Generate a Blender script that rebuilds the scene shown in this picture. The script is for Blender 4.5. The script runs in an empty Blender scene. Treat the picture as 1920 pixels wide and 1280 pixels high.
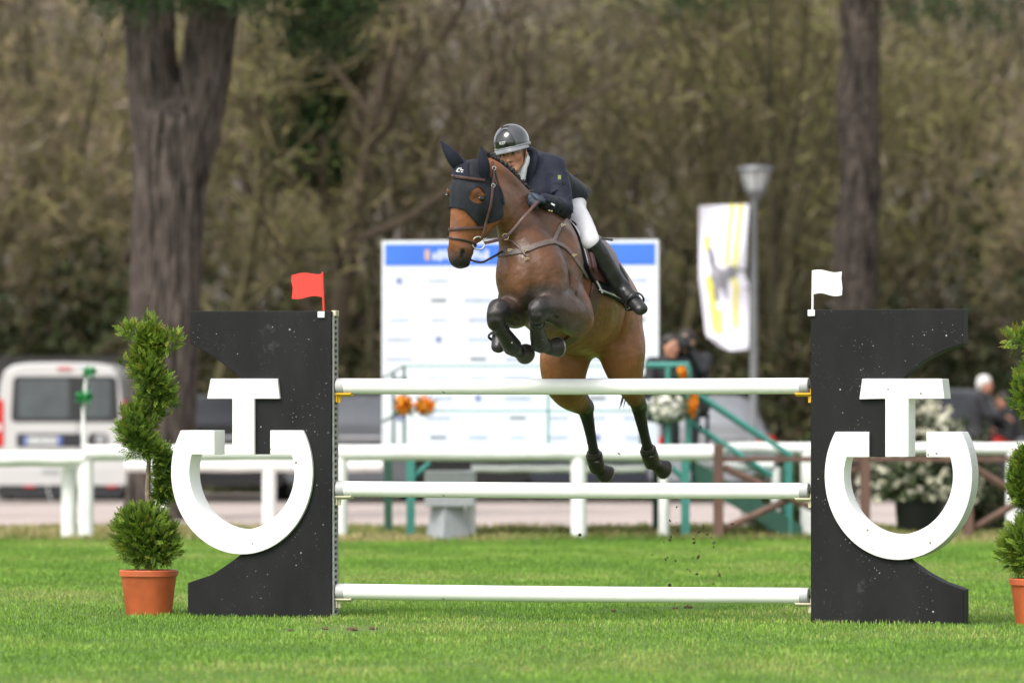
import bpy, bmesh, math, random
import numpy as np
from mathutils import Vector, Matrix, noise as mnoise
from mathutils.bvhtree import BVHTree
R = math.radians
UP = Vector((0,0,1))
scene = bpy.context.scene
C = scene.collection
random.seed(7); np.random.seed(7)

# ------------------------------------------------------------------ camera (long lens, kneeling photographer)
CAMZ, CAMD, FPX, HOR = 1.389, 36.0, 1920*200/36.0, 750.0
cam_data = bpy.data.cameras.new('camera'); cam = bpy.data.objects.new('camera', cam_data); C.objects.link(cam)
cam.location = (0, -CAMD, CAMZ); cam.rotation_euler = (R(90), 0, 0)
cam_data.lens = 200; cam_data.sensor_width = 36; cam_data.shift_y = (HOR-640)/1920.0
cam_data.clip_start = 0.5; cam_data.clip_end = 5000
cam_data.dof.use_dof = True; cam_data.dof.focus_distance = 35.9; cam_data.dof.aperture_fstop = 2.1
scene.camera = cam

# ------------------------------------------------------------------ overcast daylight
SUN_EL, SUN_AZ = R(52), R(215)          # azimuth clockwise from +Y: behind the camera, a little to its left
world = bpy.data.worlds.new('World'); scene.world = world; world.use_nodes = True
wn, wl = world.node_tree.nodes, world.node_tree.links
bg = wn['Background']
sky = wn.new('ShaderNodeTexSky'); sky.sky_type = 'NISHITA'; sky.sun_disc = False
sky.sun_elevation = SUN_EL; sky.sun_rotation = SUN_AZ; sky.air_density = 1.0; sky.dust_density = 3.0; sky.ozone_density = 1.0
hs = wn.new('ShaderNodeHueSaturation'); hs.inputs['Saturation'].default_value = 0.22   # cloud cover: a grey-white sky all over
wl.new(sky.outputs[0], hs.inputs['Color']); wl.new(hs.outputs[0], bg.inputs['Color'])
bg.inputs['Strength'].default_value = 0.15
sd = bpy.data.lights.new('sun', 'SUN'); sd.energy = 1.5; sd.angle = R(25); sd.color = (1.0, 0.96, 0.9)
sun = bpy.data.objects.new('sun', sd); C.objects.link(sun)
sdir = Vector((math.sin(SUN_AZ)*math.cos(SUN_EL), math.cos(SUN_AZ)*math.cos(SUN_EL), math.sin(SUN_EL)))
sun.rotation_euler = sdir.to_track_quat('Z', 'Y').to_euler()
scene.view_settings.view_transform = 'Standard'; scene.view_settings.look = 'None'
scene.view_settings.exposure = 0.9; scene.view_settings.gamma = 1.0
scene.view_settings.use_curve_mapping = False
scene.render.engine = 'CYCLES'
scene.cycles.max_bounces = 8; scene.cycles.transparent_max_bounces = 8

# ------------------------------------------------------------------ pixel -> point at a known depth Y
def P(px, py, d):
    D = CAMD + d
    return Vector(((px-960)/FPX*D, d, CAMZ + (HOR-py)/FPX*D))
def XZ(px, py, d):
    p = P(px, py, d); return p.x, p.z
def gY(py):                      # depth of a point on flat ground seen at image row py
    return CAMZ*FPX/(py-HOR) - CAMD
def X(px, d): return (px-960)/FPX*(CAMD+d)

# ------------------------------------------------------------------ object helpers
def wmat(o):
    m = o.matrix_basis.copy()
    while o.parent: o = o.parent; m = o.matrix_basis @ m
    return m
def tag(o, label=None, cat=None, group=None, kind=None):
    if label: o['label'] = label
    if cat: o['category'] = cat
    if group: o['group'] = group
    if kind: o['kind'] = kind
    return o
def thing(name, label, cat, loc=(0,0,0), rotz=0, group=None):
    o = bpy.data.objects.new(name, None); C.objects.link(o)
    o.empty_display_size = 0.1
    o.location = loc; o.rotation_euler = (0, 0, rotz)
    return tag(o, label, cat, group)
def make_obj(name, verts, faces, mat=None, parent=None, smooth=False, world_coords=True, cols=None):
    me = bpy.data.meshes.new(name)
    verts = np.asarray(verts, dtype=np.float64).reshape(-1, 3)
    if parent is not None and world_coords:
        Mi = np.array(wmat(parent).inverted())
        verts = verts @ Mi[:3,:3].T + Mi[:3,3]
    me.from_pydata(verts.tolist(), [], [list(map(int, f)) for f in faces])
    me.update()
    if smooth: me.polygons.foreach_set('use_smooth', [True]*len(me.polygons))
    if mat: me.materials.append(mat)
    if cols is not None:
        a = me.color_attributes.new('Col', 'FLOAT_COLOR', 'POINT')
        c = np.ones((len(verts), 4), dtype=np.float32); c[:, :3] = np.asarray(cols)
        a.data.foreach_set('color', c.ravel())
    o = bpy.data.objects.new(name, me); C.objects.link(o)
    if parent: o.parent = parent
    return o
def copy_tree(o, parent=None):
    c = o.copy(); C.objects.link(c); c.parent = parent
    for ch in list(o.children): copy_tree(ch, c)
    return c

class MB:
    """collects simple solids into one mesh"""
    def __init__(s): s.v = []; s.f = []; s.c = []
    def _add(s, vs, fs, col=None):
        o = len(s.v); s.v += [tuple(v) for v in vs]; s.f += [tuple(i+o for i in f) for f in fs]
        s.c += [col or (1,1,1)]*len(vs); return s
    def box(s, c, size, rot=None, col=None, bevel=0):
        c = Vector(c); h = Vector(size)*0.5
        if bevel:
            bm = bmesh.new(); bmesh.ops.create_cube(bm, size=1)
            for v in bm.verts: v.co = Vector((v.co.x*size[0], v.co.y*size[1], v.co.z*size[2]))
            bmesh.ops.bevel(bm, geom=bm.edges[:], offset=bevel, segments=2, affect='EDGES', profile=0.5)
            vs = [v.co.copy() for v in bm.verts]; fs = [[v.index for v in f.verts] for f in bm.faces]; bm.free()
        else:
            vs = [Vector((x*h.x, y*h.y, z*h.z)) for x in (-1,1) for y in (-1,1) for z in (-1,1)]
            fs = [(0,1,3,2),(4,6,7,5),(0,4,5,1),(2,3,7,6),(0,2,6,4),(1,5,7,3)]
        if rot is not None: vs = [rot @ v for v in vs]
        return s._add([v+c for v in vs], fs, col)
    def loft(s, pts, radii, side=(1,0,0), n=12, cap=True, col=None, power=2.0):
        pts = [Vector(p) for p in pts]; m = len(pts); side = Vector(side)
        vs = []; fs = []
        for i, p in enumerate(pts):
            t = (pts[min(i+1,m-1)] - pts[max(i-1,0)]).normalized()
            v = side - t*side.dot(t)
            if v.length < 1e-4: v = t.orthogonal()
            v.normalize(); w = t.cross(v)
            r = radii[i] if isinstance(radii, (list, tuple)) else radii
            rv, rw = r if isinstance(r, (list, tuple)) else (r, r)
            for k in range(n):
                a = 2*math.pi*k/n; ca, sa = math.cos(a), math.sin(a)
                if power != 2.0:
                    ca = math.copysign(abs(ca)**(2/power), ca); sa = math.copysign(abs(sa)**(2/power), sa)
                vs.append(p + v*(rv*ca) + w*(rw*sa))
        for i in range(m-1):
            for k in range(n):
                fs.append((i*n+k, i*n+(k+1)%n, (i+1)*n+(k+1)%n, (i+1)*n+k))
        if cap: fs += [tuple(range(n-1,-1,-1)), tuple((m-1)*n+k for k in range(n))]
        return s._add(vs, fs, col)
    def cyl(s, a, b, r0, r1=None, n=16, col=None):
        return s.loft([a, b], [r0, r0 if r1 is None else r1], n=n, col=col, side=(0.31,0.77,0.56))
    def tube(s, pts, r, n=8, col=None, side=(0.31,0.77,0.56)):
        return s.loft(pts, r, n=n, col=col, side=side)
    def lathe(s, c, prof, n=20, axis='z', col=None):
        c = Vector(c); vs = []; fs = []
        for (r, z) in prof:
            for k in range(n):
                a = 2*math.pi*k/n
                q = (r*math.cos(a), r*math.sin(a), z)
                if axis == 'y': q = (q[0], q[2], q[1])
                if axis == 'x': q = (q[2], q[0], q[1])
                vs.append(c + Vector(q))
        m = len(prof)
        for i in range(m-1):
            for k in range(n): fs.append((i*n+k, i*n+(k+1)%n, (i+1)*n+(k+1)%n, (i+1)*n+k))
        fs += [tuple(range(n-1,-1,-1)), tuple((m-1)*n+k for k in range(n))]
        return s._add(vs, fs, col)
    def prism(s, poly, y0, y1, col=None):
        """polygon in local XZ, extruded along local Y"""
        n = len(poly)
        vs = [(x, y0, z) for x, z in poly] + [(x, y1, z) for x, z in poly]
        fs = [tuple(range(n)), tuple(range(2*n-1, n-1, -1))]
        fs += [(i, i+n, (i+1)%n+n, (i+1)%n) for i in range(n)]
        return s._add(vs, fs, col)
    def sheet(s, rows, thick=0.0, normal=None, col=None):
        """rows: grid of points; optional solid thickness along a normal (vector)"""
        h, w = len(rows), len(rows[0]); o = []
        vs = [Vector(p) for r in rows for p in r]
        fs = [(i*w+j, i*w+j+1, (i+1)*w+j+1, (i+1)*w+j) for i in range(h-1) for j in range(w-1)]
        if thick:
            nv = Vector(normal).normalized()*thick; N = len(vs)
            vs2 = [v+nv for v in vs]
            fs2 = [tuple(i+N for i in reversed(f)) for f in fs]
            rim = [i for i in range(w)] + [i*w+w-1 for i in range(1,h)] + [(h-1)*w+j for j in range(w-2,-1,-1)] + [i*w for i in range(h-2,0,-1)]
            fs3 = [(rim[i], rim[i-1], rim[i-1]+N, rim[i]+N) for i in range(len(rim))]
            vs = vs+vs2; fs = fs+fs2+fs3
        return s._add(vs, fs, col)
    def build(s, name, mat=None, parent=None, smooth=False, local=False, usecol=False):
        o = make_obj(name, s.v, s.f, mat, parent, smooth, not local, s.c if usecol else None)
        bm = bmesh.new(); bm.from_mesh(o.data); bmesh.ops.recalc_face_normals(bm, faces=bm.faces); bm.to_mesh(o.data); bm.free()
        if smooth: add_sharp(o)
        return o
def add_sharp(o, ang=42):
    me = o.data
    try: me.set_sharp_from_angle(angle=R(ang))
    except Exception: pass

def spline(pts, n=6):
    """Catmull-Rom through points; each point a tuple of any length"""
    a = np.array(pts, dtype=float); out = []
    m = len(a)
    for i in range(m-1):
        p0, p1, p2, p3 = a[max(i-1,0)], a[i], a[i+1], a[min(i+2,m-1)]
        for k in range(n):
            t = k/n
            out.append(0.5*((2*p1)+(-p0+p2)*t+(2*p0-5*p1+4*p2-p3)*t*t+(-p0+3*p1-3*p2+p3)*t**3))
    out.append(a[-1]); return np.array(out)

# ------------------------------------------------------------------ materials
MATS = {}
def mat(name, col, rough=0.6, var=0.12, scale=18.0, bump=0.0, bscale=None, metallic=0.0, spec=0.5, coat=0.0,
        attr=False, sheen=0.0, trans=0.0, detail=4.0, stretch=None, sub=0.0):
    if name in MATS: return MATS[name]
    m = bpy.data.materials.new(name); m.use_nodes = True
    nt = m.node_tree; N, L = nt.nodes, nt.links
    b = N['Principled BSDF']
    b.inputs['Roughness'].default_value = rough; b.inputs['Metallic'].default_value = metallic
    b.inputs['Specular IOR Level'].default_value = spec; b.inputs['Coat Weight'].default_value = coat
    b.inputs['Coat Roughness'].default_value = 0.1
    b.inputs['Sheen Weight'].default_value = sheen
    if sub: b.inputs['Subsurface Weight'].default_value = sub; b.inputs['Subsurface Radius'].default_value = (0.02,0.008,0.004)
    if trans: b.inputs['Transmission Weight'].default_value = trans
    tc = N.new('ShaderNodeTexCoord'); nz = N.new('ShaderNodeTexNoise')
    nz.inputs['Scale'].default_value = scale; nz.inputs['Detail'].default_value = detail
    src = tc.outputs['Object']
    if stretch:
        mp = N.new('ShaderNodeMapping'); mp.inputs['Scale'].default_value = stretch
        L.new(src, mp.inputs[0]); src = mp.outputs[0]
    L.new(src, nz.inputs['Vector'])
    mr = N.new('ShaderNodeMapRange'); mr.inputs['From Min'].default_value = 0.3; mr.inputs['From Max'].default_value = 0.7
    mr.inputs['To Min'].default_value = 1-var; mr.inputs['To Max'].default_value = 1+var
    L.new(nz.outputs['Fac'], mr.inputs['Value'])
    mx = N.new('ShaderNodeVectorMath'); mx.operation = 'SCALE'
    if attr:
        at = N.new('ShaderNodeAttribute'); at.attribute_name = 'Col'; L.new(at.outputs['Color'], mx.inputs[0])
    else: mx.inputs[0].default_value = col[:3]
    L.new(mr.outputs[0], mx.inputs['Scale']); L.new(mx.outputs[0], b.inputs['Base Color'])
    if bump:
        n2 = N.new('ShaderNodeTexNoise'); n2.inputs['Scale'].default_value = bscale or scale*3; n2.inputs['Detail'].default_value = 5
        L.new(src, n2.inputs['Vector'])
        bp = N.new('ShaderNodeBump'); bp.inputs['Strength'].default_value = bump; bp.inputs['Distance'].default_value = 0.01
        L.new(n2.outputs['Fac'], bp.inputs['Height']); L.new(bp.outputs[0], b.inputs['Normal'])
    m['_'] = 1; del m['_']
    MATS[name] = m; return m

# ------------------------------------------------------------------ signed-distance bodies -> one continuous mesh
class Field:
    def __init__(s, lo, hi, h):
        s.lo = np.array(lo, float); s.h = h
        s.n = np.ceil((np.array(hi)-s.lo)/h).astype(int)+1
        s.D = np.full(s.n, 1.0, np.float32)
    def _sub(s, lo, hi):
        a = np.clip(np.floor((lo-s.lo)/s.h).astype(int), 0, s.n); b = np.clip(np.ceil((hi-s.lo)/s.h).astype(int)+1, 0, s.n)
        if np.any(b <= a): return None, None
        g = np.stack(np.meshgrid(*[s.lo[i]+s.h*np.arange(a[i], b[i]) for i in range(3)], indexing='ij'), -1).astype(np.float32)
        return (slice(a[0],b[0]), slice(a[1],b[1]), slice(a[2],b[2])), g
    def tube(s, pts, radii, side=(1,0,0), k=0.03, n=5, op='add'):
        """smooth tube through pts; radii per point: r or (r_side, r_other)"""
        rr = [(r, r) if not isinstance(r, (tuple, list)) else r for r in radii]
        if len(pts) > 2 and n > 1: q = spline([tuple(p)+tuple(r) for p, r in zip(pts, rr)], n)
        else: q = np.array([tuple(p)+tuple(r) for p, r in zip(pts, rr)], float)
        rm = q[:,3:].max(); pad = rm + k + 2*s.h
        best = None
        lo = q[:,:3].min(0)-pad; hi = q[:,:3].max(0)+pad
        sl, g = s._sub(lo, hi)
        if sl is None: return s
        best = np.full(g.shape[:3], 9.0, np.float32)
        sd = np.array(side, float)
        for i in range(len(q)-1):
            a, b = q[i], q[i+1]
            ab = b[:3]-a[:3]; L = np.linalg.norm(ab)
            if L < 1e-6: continue
            u = ab/L; v = sd-u*sd.dot(u)
            if np.linalg.norm(v) < 1e-3: v = np.array((u[1],u[2],u[0])); v = v-u*v.dot(u)
            v /= np.linalg.norm(v); w = np.cross(u, v)
            rel = g - a[:3].astype(np.float32)
            t = np.clip((rel@u.astype(np.float32))/L, 0, 1)
            rv = a[3]+(b[3]-a[3])*t; rw = a[4]+(b[4]-a[4])*t
            c = rel - t[...,None]*ab.astype(np.float32)
            cu = c@u.astype(np.float32); cv = c@v.astype(np.float32); cw = c@w.astype(np.float32)
            mn = np.minimum(rv, rw)
            nrm = np.sqrt((cu/mn)**2+(cv/rv)**2+(cw/rw)**2)
            grad = np.sqrt((cu/mn**2)**2+(cv/rv**2)**2+(cw/rw**2)**2)+1e-6
            d = nrm*(nrm-1)/grad
            d = np.where(nrm < 0.2, -mn*0.8, d)
            best = np.minimum(best, d)
        s._op(sl, best, k, op); return s
    def ball(s, c, r, axes=None, k=0.02, op='add'):
        """ellipsoid: r scalar or 3 radii along axes (3 unit vectors)"""
        r = np.array(r if isinstance(r, (tuple, list)) else (r,)*3, float); c = np.array(c, float)
        A = np.eye(3) if axes is None else np.array([np.array(a)/np.linalg.norm(a) for a in axes])
        pad = r.max()+k+2*s.h
        sl, g = s._sub(c-pad, c+pad)
        if sl is None: return s
        q = (g-c.astype(np.float32))@A.T.astype(np.float32)
        nrm = np.sqrt(((q/r)**2).sum(-1)); grad = np.sqrt(((q/r**2)**2).sum(-1))+1e-6
        d = nrm*(nrm-1)/grad; d = np.where(nrm < 0.2, -r.min()*0.8, d)
        s._op(sl, d.astype(np.float32), k, op); return s
    def _op(s, sl, d, k, op):
        D = s.D[sl]
        if op == 'cut':
            a, b = -D, d; hh = np.maximum(k-np.abs(a-b), 0)/k
            s.D[sl] = -(np.minimum(a, b)-hh*hh*k*0.25)
        else:
            hh = np.maximum(k-np.abs(D-d), 0)/k
            s.D[sl] = np.minimum(D, d)-hh*hh*k*0.25
    def mesh(s, smooth=2):
        D = s.D; n = s.n
        idx = -np.ones(n-1, np.int64)
        corners = [D[i:n[0]-1+i, j:n[1]-1+j, l:n[2]-1+l] for i in (0,1) for j in (0,1) for l in (0,1)]
        neg = sum((c < 0).astype(np.int8) for c in corners)
        act = (neg > 0) & (neg < 8)
        cells = np.argwhere(act); idx[act] = np.arange(len(cells))
        acc = np.zeros((len(cells), 3)); cnt = np.zeros(len(cells))
        E = [((0,0,0),(1,0,0)),((0,1,0),(1,1,0)),((0,0,1),(1,0,1)),((0,1,1),(1,1,1)),((0,0,0),(0,1,0)),((1,0,0),(1,1,0)),
             ((0,0,1),(0,1,1)),((1,0,1),(1,1,1)),((0,0,0),(0,0,1)),((1,0,0),(1,0,1)),((0,1,0),(0,1,1)),((1,1,0),(1,1,1))]
        for p, q in E:
            p, q = np.array(p), np.array(q)
            a = D[tuple((cells+p).T)]; b = D[tuple((cells+q).T)]
            m = (a < 0) != (b < 0)
            t = np.where(m, a/np.where(m, a-b, 1), 0)
            acc[m] += (p+(q-p)*t[:,None])[m]; cnt[m] += 1
        V = s.lo+s.h*(cells+acc/cnt[:,None])
        F = []
        for ax in range(3):
            o1, o2 = [(1,2),(2,0),(0,1)][ax]
            a = D; sh = [slice(None)]*3; sh2 = [slice(None)]*3
            sh[ax] = slice(0, n[ax]-1); sh2[ax] = slice(1, n[ax])
            A = D[tuple(sh)] < 0; B = D[tuple(sh2)] < 0
            e = np.argwhere(A != B)
            e = e[(e[:,o1] > 0) & (e[:,o2] > 0) & (e[:,o1] < n[o1]-1) & (e[:,o2] < n[o2]-1)]
            flip = A[tuple(e.T)]
            def at(d1, d2):
                c = e.copy(); c[:,o1] -= d1; c[:,o2] -= d2; return idx[tuple(c.T)]
            q = np.stack([at(1,1), at(0,1), at(0,0), at(1,0)], -1)
            q[~flip] = q[~flip][:, ::-1]
            F.append(q)
        F = np.concatenate(F)
        F = F[(F >= 0).all(1)]
        for _ in range(smooth):
            S = np.zeros_like(V); K = np.zeros(len(V))
            for i in range(4):
                j = (i+1) % 4
                np.add.at(S, F[:,i], V[F[:,j]]); np.add.at(K, F[:,i], 1)
                np.add.at(S, F[:,j], V[F[:,i]]); np.add.at(K, F[:,j], 1)
            V = V*0.5+0.5*S/np.maximum(K,1)[:,None]
        return V, F
# ------------------------------------------------------------------ ground, gravel road, woodland floor, hill
def ground_mat(name, c1, c2, c3, s1, s2, bump=0.4, rough=0.9, bscale=60):
    m = bpy.data.materials.new(name); m.use_nodes = True; N, L = m.node_tree.nodes, m.node_tree.links
    b = N['Principled BSDF']; b.inputs['Roughness'].default_value = rough; b.inputs['Specular IOR Level'].default_value = 0.2
    g = N.new('ShaderNodeNewGeometry'); n1 = N.new('ShaderNodeTexNoise'); n1.inputs['Scale'].default_value = s1; n1.inputs['Detail'].default_value = 6
    n2 = N.new('ShaderNodeTexNoise'); n2.inputs['Scale'].default_value = s2; n2.inputs['Detail'].default_value = 4
    L.new(g.outputs['Position'], n1.inputs['Vector']); L.new(g.outputs['Position'], n2.inputs['Vector'])
    r = N.new('ShaderNodeValToRGB'); r.color_ramp.elements[0].position = 0.35; r.color_ramp.elements[1].position = 0.65
    r.color_ramp.elements[0].color = (*c1,1); r.color_ramp.elements[1].color = (*c2,1); L.new(n1.outputs['Fac'], r.inputs[0])
    mx = N.new('ShaderNodeMix'); mx.data_type = 'RGBA'; mx.inputs[7].default_value = (*c3,1)
    mr = N.new('ShaderNodeMapRange'); mr.inputs['From Min'].default_value = 0.5; mr.inputs['From Max'].default_value = 0.7
    L.new(n2.outputs['Fac'], mr.inputs[0]); L.new(mr.outputs[0], mx.inputs[0]); L.new(r.outputs[0], mx.inputs[6]); L.new(mx.outputs[2], b.inputs['Base Color'])
    n3 = N.new('ShaderNodeTexNoise'); n3.inputs['Scale'].default_value = bscale; n3.inputs['Detail'].default_value = 5; L.new(g.outputs['Position'], n3.inputs['Vector'])
    bp = N.new('ShaderNodeBump'); bp.inputs['Strength'].default_value = bump; bp.inputs['Distance'].default_value = 0.03
    L.new(n3.outputs['Fac'], bp.inputs['Height']); L.new(bp.outputs[0], b.inputs['Normal']); return m
def plane(name, x0, x1, y0, y1, z, m, nx=2, ny=2, wob=0.0, edge=0.0):
    rs = random.Random(hash(name) % 999); vs = []
    for j in range(ny):
        for i in range(nx):
            x = x0+(x1-x0)*i/(nx-1); y = y0+(y1-y0)*j/(ny-1)
            if edge and j in (0, ny-1): y += edge*mnoise.noise(Vector((x*0.9, j, 3.1)))
            vs.append((x, y, z+(wob*mnoise.noise(Vector((x*0.2,y*0.2,0))) if wob else 0)))
    fs = [(j*nx+i, j*nx+i+1, (j+1)*nx+i+1, (j+1)*nx+i) for j in range(ny-1) for i in range(nx-1)]
    return tag(make_obj(name, vs, fs, m), kind='structure')
m_turf = ground_mat('turf', (0.07,0.14,0.022), (0.10,0.18,0.032), (0.12,0.16,0.045), 1.3, 0.35)
plane('ground', -1500, 1500, -400, 3000, 0.0, m_turf)
m_gravel = ground_mat('gravel', (0.40,0.33,0.30), (0.55,0.47,0.44), (0.34,0.29,0.26), 30, 0.6, 0.6, bscale=90)
plane('gravel_road', -60, 60, gY(991), gY(944), 0.004, m_gravel, 240, 6, edge=0.5)
m_asph = ground_mat('parking_ground', (0.22,0.19,0.17), (0.30,0.26,0.24), (0.16,0.15,0.12), 8, 0.7)
plane('parking_strip', -60, 60, gY(944)-0.6, 50, 0.008, m_asph, 40, 6)
m_litter = ground_mat('leaf_litter', (0.07,0.05,0.03), (0.13,0.10,0.055), (0.05,0.07,0.025), 3, 0.5)
plane('woodland_floor', -120, 120, 49.2, 175, 0.012, m_litter, 60, 40, edge=0.8)
# wooded hillside far behind
vs = []; nx, ny = 90, 40
for j in range(ny):
    for i in range(nx):
        x = -160+320*i/(nx-1); y = 170+260*j/(ny-1); t = j/(ny-1)
        z = 70*(t**1.1)+6*mnoise.fractal(Vector((x*0.03,y*0.03,0)),1,2,4)*min(1,t*6)+2.0*mnoise.noise(Vector((x*0.35,y*0.35,2)))*min(1,t*8)
        vs.append((x, y, z-0.5 if j == 0 else z))
m_hill = ground_mat('wooded_hill', (0.10,0.085,0.075), (0.20,0.18,0.175), (0.10,0.095,0.05), 0.25, 0.06, 1.0, bscale=1.2)
tag(make_obj('hill', vs, [(j*nx+i, j*nx+i+1, (j+1)*nx+i+1, (j+1)*nx+i) for j in range(ny-1) for i in range(nx-1)], m_hill, None, True), kind='structure')
# ------------------------------------------------------------------ the vertical fence: two wings, three poles, cups, flags
TH = R(15.5); JO = Vector((0.36,0,0)); JU = Vector((math.cos(TH),-math.sin(TH),0)); JB_ = Vector((math.sin(TH),math.cos(TH),0))
def S(px, y=0.0):
    """local coordinate along the jump for image column px, on the plane set back by y"""
    k = (px-960)/FPX; ox = JO.x+JB_.x*y; od = JB_.y*y
    return (k*(CAMD+od)-ox)/(JU.x-k*JU.y)
def SZ(px, py, y=0.0):
    s = S(px, y); d = JO.y+JU.y*s+JB_.y*y
    return s, CAMZ+(HOR-py)/FPX*(CAMD+d)
def jump_thing(name, label, cat, s, y=0.0, z=0.0, group=None):
    return thing(name, label, cat, JO+JU*s+JB_*y+UP*z, -TH, group)
def specked_black():
    m = bpy.data.materials.new('black_painted_board'); m.use_nodes = True; N, L = m.node_tree.nodes, m.node_tree.links
    b = N['Principled BSDF']; b.inputs['Roughness'].default_value = 0.62; b.inputs['Specular IOR Level'].default_value = 0.22
    tc = N.new('ShaderNodeTexCoord')
    n = N.new('ShaderNodeTexNoise'); n.inputs['Scale'].default_value = 5; n.inputs['Detail'].default_value = 8
    mp = N.new('ShaderNodeMapping'); mp.inputs['Scale'].default_value = (1,1,0.35); L.new(tc.outputs['Object'], mp.inputs[0]); L.new(mp.outputs[0], n.inputs['Vector'])
    r = N.new('ShaderNodeValToRGB'); r.color_ramp.elements[0].color = (0.006,0.006,0.0065,1); r.color_ramp.elements[1].color = (0.015,0.015,0.0155,1)
    r.color_ramp.elements[0].position = 0.3; r.color_ramp.elements[1].position = 0.75; L.new(n.outputs['Fac'], r.inputs[0])
    last = r.outputs[0]
    for sc, thr, off in ((26,0.20,0.0),(60,0.24,7.3),(110,0.2,3.1)):                      # chips and splashes of white paint
        mp2 = N.new('ShaderNodeMapping'); mp2.inputs['Location'].default_value = (off,off,off); L.new(tc.outputs['Object'], mp2.inputs[0])
        v = N.new('ShaderNodeTexVoronoi'); v.inputs['Scale'].default_value = sc; v.inputs['Randomness'].default_value = 1; L.new(mp2.outputs[0], v.inputs['Vector'])
        n2 = N.new('ShaderNodeTexNoise'); n2.inputs['Scale'].default_value = 4.0; n2.inputs['Detail'].default_value = 3; L.new(mp2.outputs[0], n2.inputs['Vector'])
        mr = N.new('ShaderNodeMapRange'); mr.inputs['From Min'].default_value = 0.44; mr.inputs['From Max'].default_value = 0.72; mr.inputs['To Min'].default_value = 0.0; mr.inputs['To Max'].default_value = thr
        L.new(n2.outputs['Fac'], mr.inputs[0])
        wn_ = N.new('ShaderNodeTexWhiteNoise'); L.new(v.outputs['Color'], wn_.inputs['Vector'])
        mu = N.new('ShaderNodeMath'); mu.operation = 'MULTIPLY'; L.new(mr.outputs[0], mu.inputs[0]); L.new(wn_.outputs['Value'], mu.inputs[1])
        lt = N.new('ShaderNodeMath'); lt.operation = 'LESS_THAN'; L.new(v.outputs['Distance'], lt.inputs[0]); L.new(mu.outputs[0], lt.inputs[1])
        mx = N.new('ShaderNodeMix'); mx.data_type = 'RGBA'; mx.inputs[7].default_value = (0.35,0.35,0.34,1); L.new(lt.outputs[0], mx.inputs[0]); L.new(last, mx.inputs[6]); last = mx.outputs[2]
    n5 = N.new('ShaderNodeTexNoise'); n5.inputs['Scale'].default_value = 2.6; n5.inputs['Detail'].default_value = 9; n5.inputs['Roughness'].default_value = 0.72; mp5 = N.new('ShaderNodeMapping'); mp5.inputs['Location'].default_value = (3.3,1.1,5.2); L.new(tc.outputs['Object'], mp5.inputs[0]); L.new(mp5.outputs[0], n5.inputs['Vector'])
    mr5 = N.new('ShaderNodeMapRange'); mr5.inputs['From Min'].default_value = 0.64; mr5.inputs['From Max'].default_value = 0.74; mr5.inputs['To Max'].default_value = 0.55; L.new(n5.outputs['Fac'], mr5.inputs[0])
    mx5 = N.new('ShaderNodeMix'); mx5.data_type = 'RGBA'; mx5.inputs[7].default_value = (0.11,0.11,0.105,1); L.new(mr5.outputs[0], mx5.inputs[0]); L.new(last, mx5.inputs[6]); last = mx5.outputs[2]     # rubbed paint
    L.new(last, b.inputs['Base Color'])
    n3 = N.new('ShaderNodeTexNoise'); n3.inputs['Scale'].default_value = 25; n3.inputs['Detail'].default_value = 6; L.new(mp.outputs[0], n3.inputs['Vector'])
    bp = N.new('ShaderNodeBump'); bp.inputs['Strength'].default_value = 0.25; bp.inputs['Distance'].default_value = 0.01; L.new(n3.outputs['Fac'], bp.inputs['Height']); L.new(bp.outputs[0], b.inputs['Normal'])
    return m
m_board = specked_black()
m_wpaint = mat('white_paint', (0.80,0.80,0.79), rough=0.45, var=0.07, scale=3, bump=0.10, bscale=20)
def mud(m, sc, thr, col):
    N, L = m.node_tree.nodes, m.node_tree.links; b = N['Principled BSDF']; src = b.inputs['Base Color'].links[0].from_socket
    tc = N.new('ShaderNodeTexCoord'); v = N.new('ShaderNodeTexVoronoi'); v.inputs['Scale'].default_value = sc; L.new(tc.outputs['Object'], v.inputs['Vector'])
    w = N.new('ShaderNodeTexWhiteNoise'); L.new(v.outputs['Color'], w.inputs['Vector']); p = N.new('ShaderNodeMath'); p.operation = 'POWER'; p.inputs[1].default_value = 7.0; L.new(w.outputs['Value'], p.inputs[0])
    n = N.new('ShaderNodeTexNoise'); n.inputs['Scale'].default_value = sc*3; L.new(tc.outputs['Object'], n.inputs['Vector'])
    mu = N.new('ShaderNodeMath'); mu.operation = 'MULTIPLY'; mu.inputs[1].default_value = thr; L.new(p.outputs[0], mu.inputs[0])
    m2 = N.new('ShaderNodeMath'); m2.operation = 'MULTIPLY'; L.new(mu.outputs[0], m2.inputs[0]); L.new(n.outputs['Fac'], m2.inputs[1])
    lt = N.new('ShaderNodeMath'); lt.operation = 'LESS_THAN'; L.new(v.outputs['Distance'], lt.inputs[0]); L.new(m2.outputs[0], lt.inputs[1])
    mx = N.new('ShaderNodeMix'); mx.data_type = 'RGBA'; mx.inputs[7].default_value = (*col,1); L.new(lt.outputs[0], mx.inputs[0]); L.new(src, mx.inputs[6]); L.new(mx.outputs[2], b.inputs['Base Color'])
mud(m_wpaint, 22, 0.42, (0.20,0.17,0.13))
m_pole = mat('white_pole_paint', (0.82,0.82,0.80), rough=0.35, var=0.05, scale=4, bump=0.03, bscale=40, coat=0.2)
mud(m_pole, 22, 0.40, (0.42,0.40,0.35))
m_grey = mat('grey_cap', (0.42,0.42,0.42), rough=0.5, var=0.12)
m_galv = mat('galvanised_steel', (0.34,0.34,0.33), rough=0.5, metallic=0.2, var=0.2, scale=40)
m_yellow = mat('yellow_cup', (0.80,0.45,0.02), rough=0.4, var=0.08)
m_cream = mat('cream_cup', (0.62,0.58,0.42), rough=0.45, var=0.1)
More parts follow.
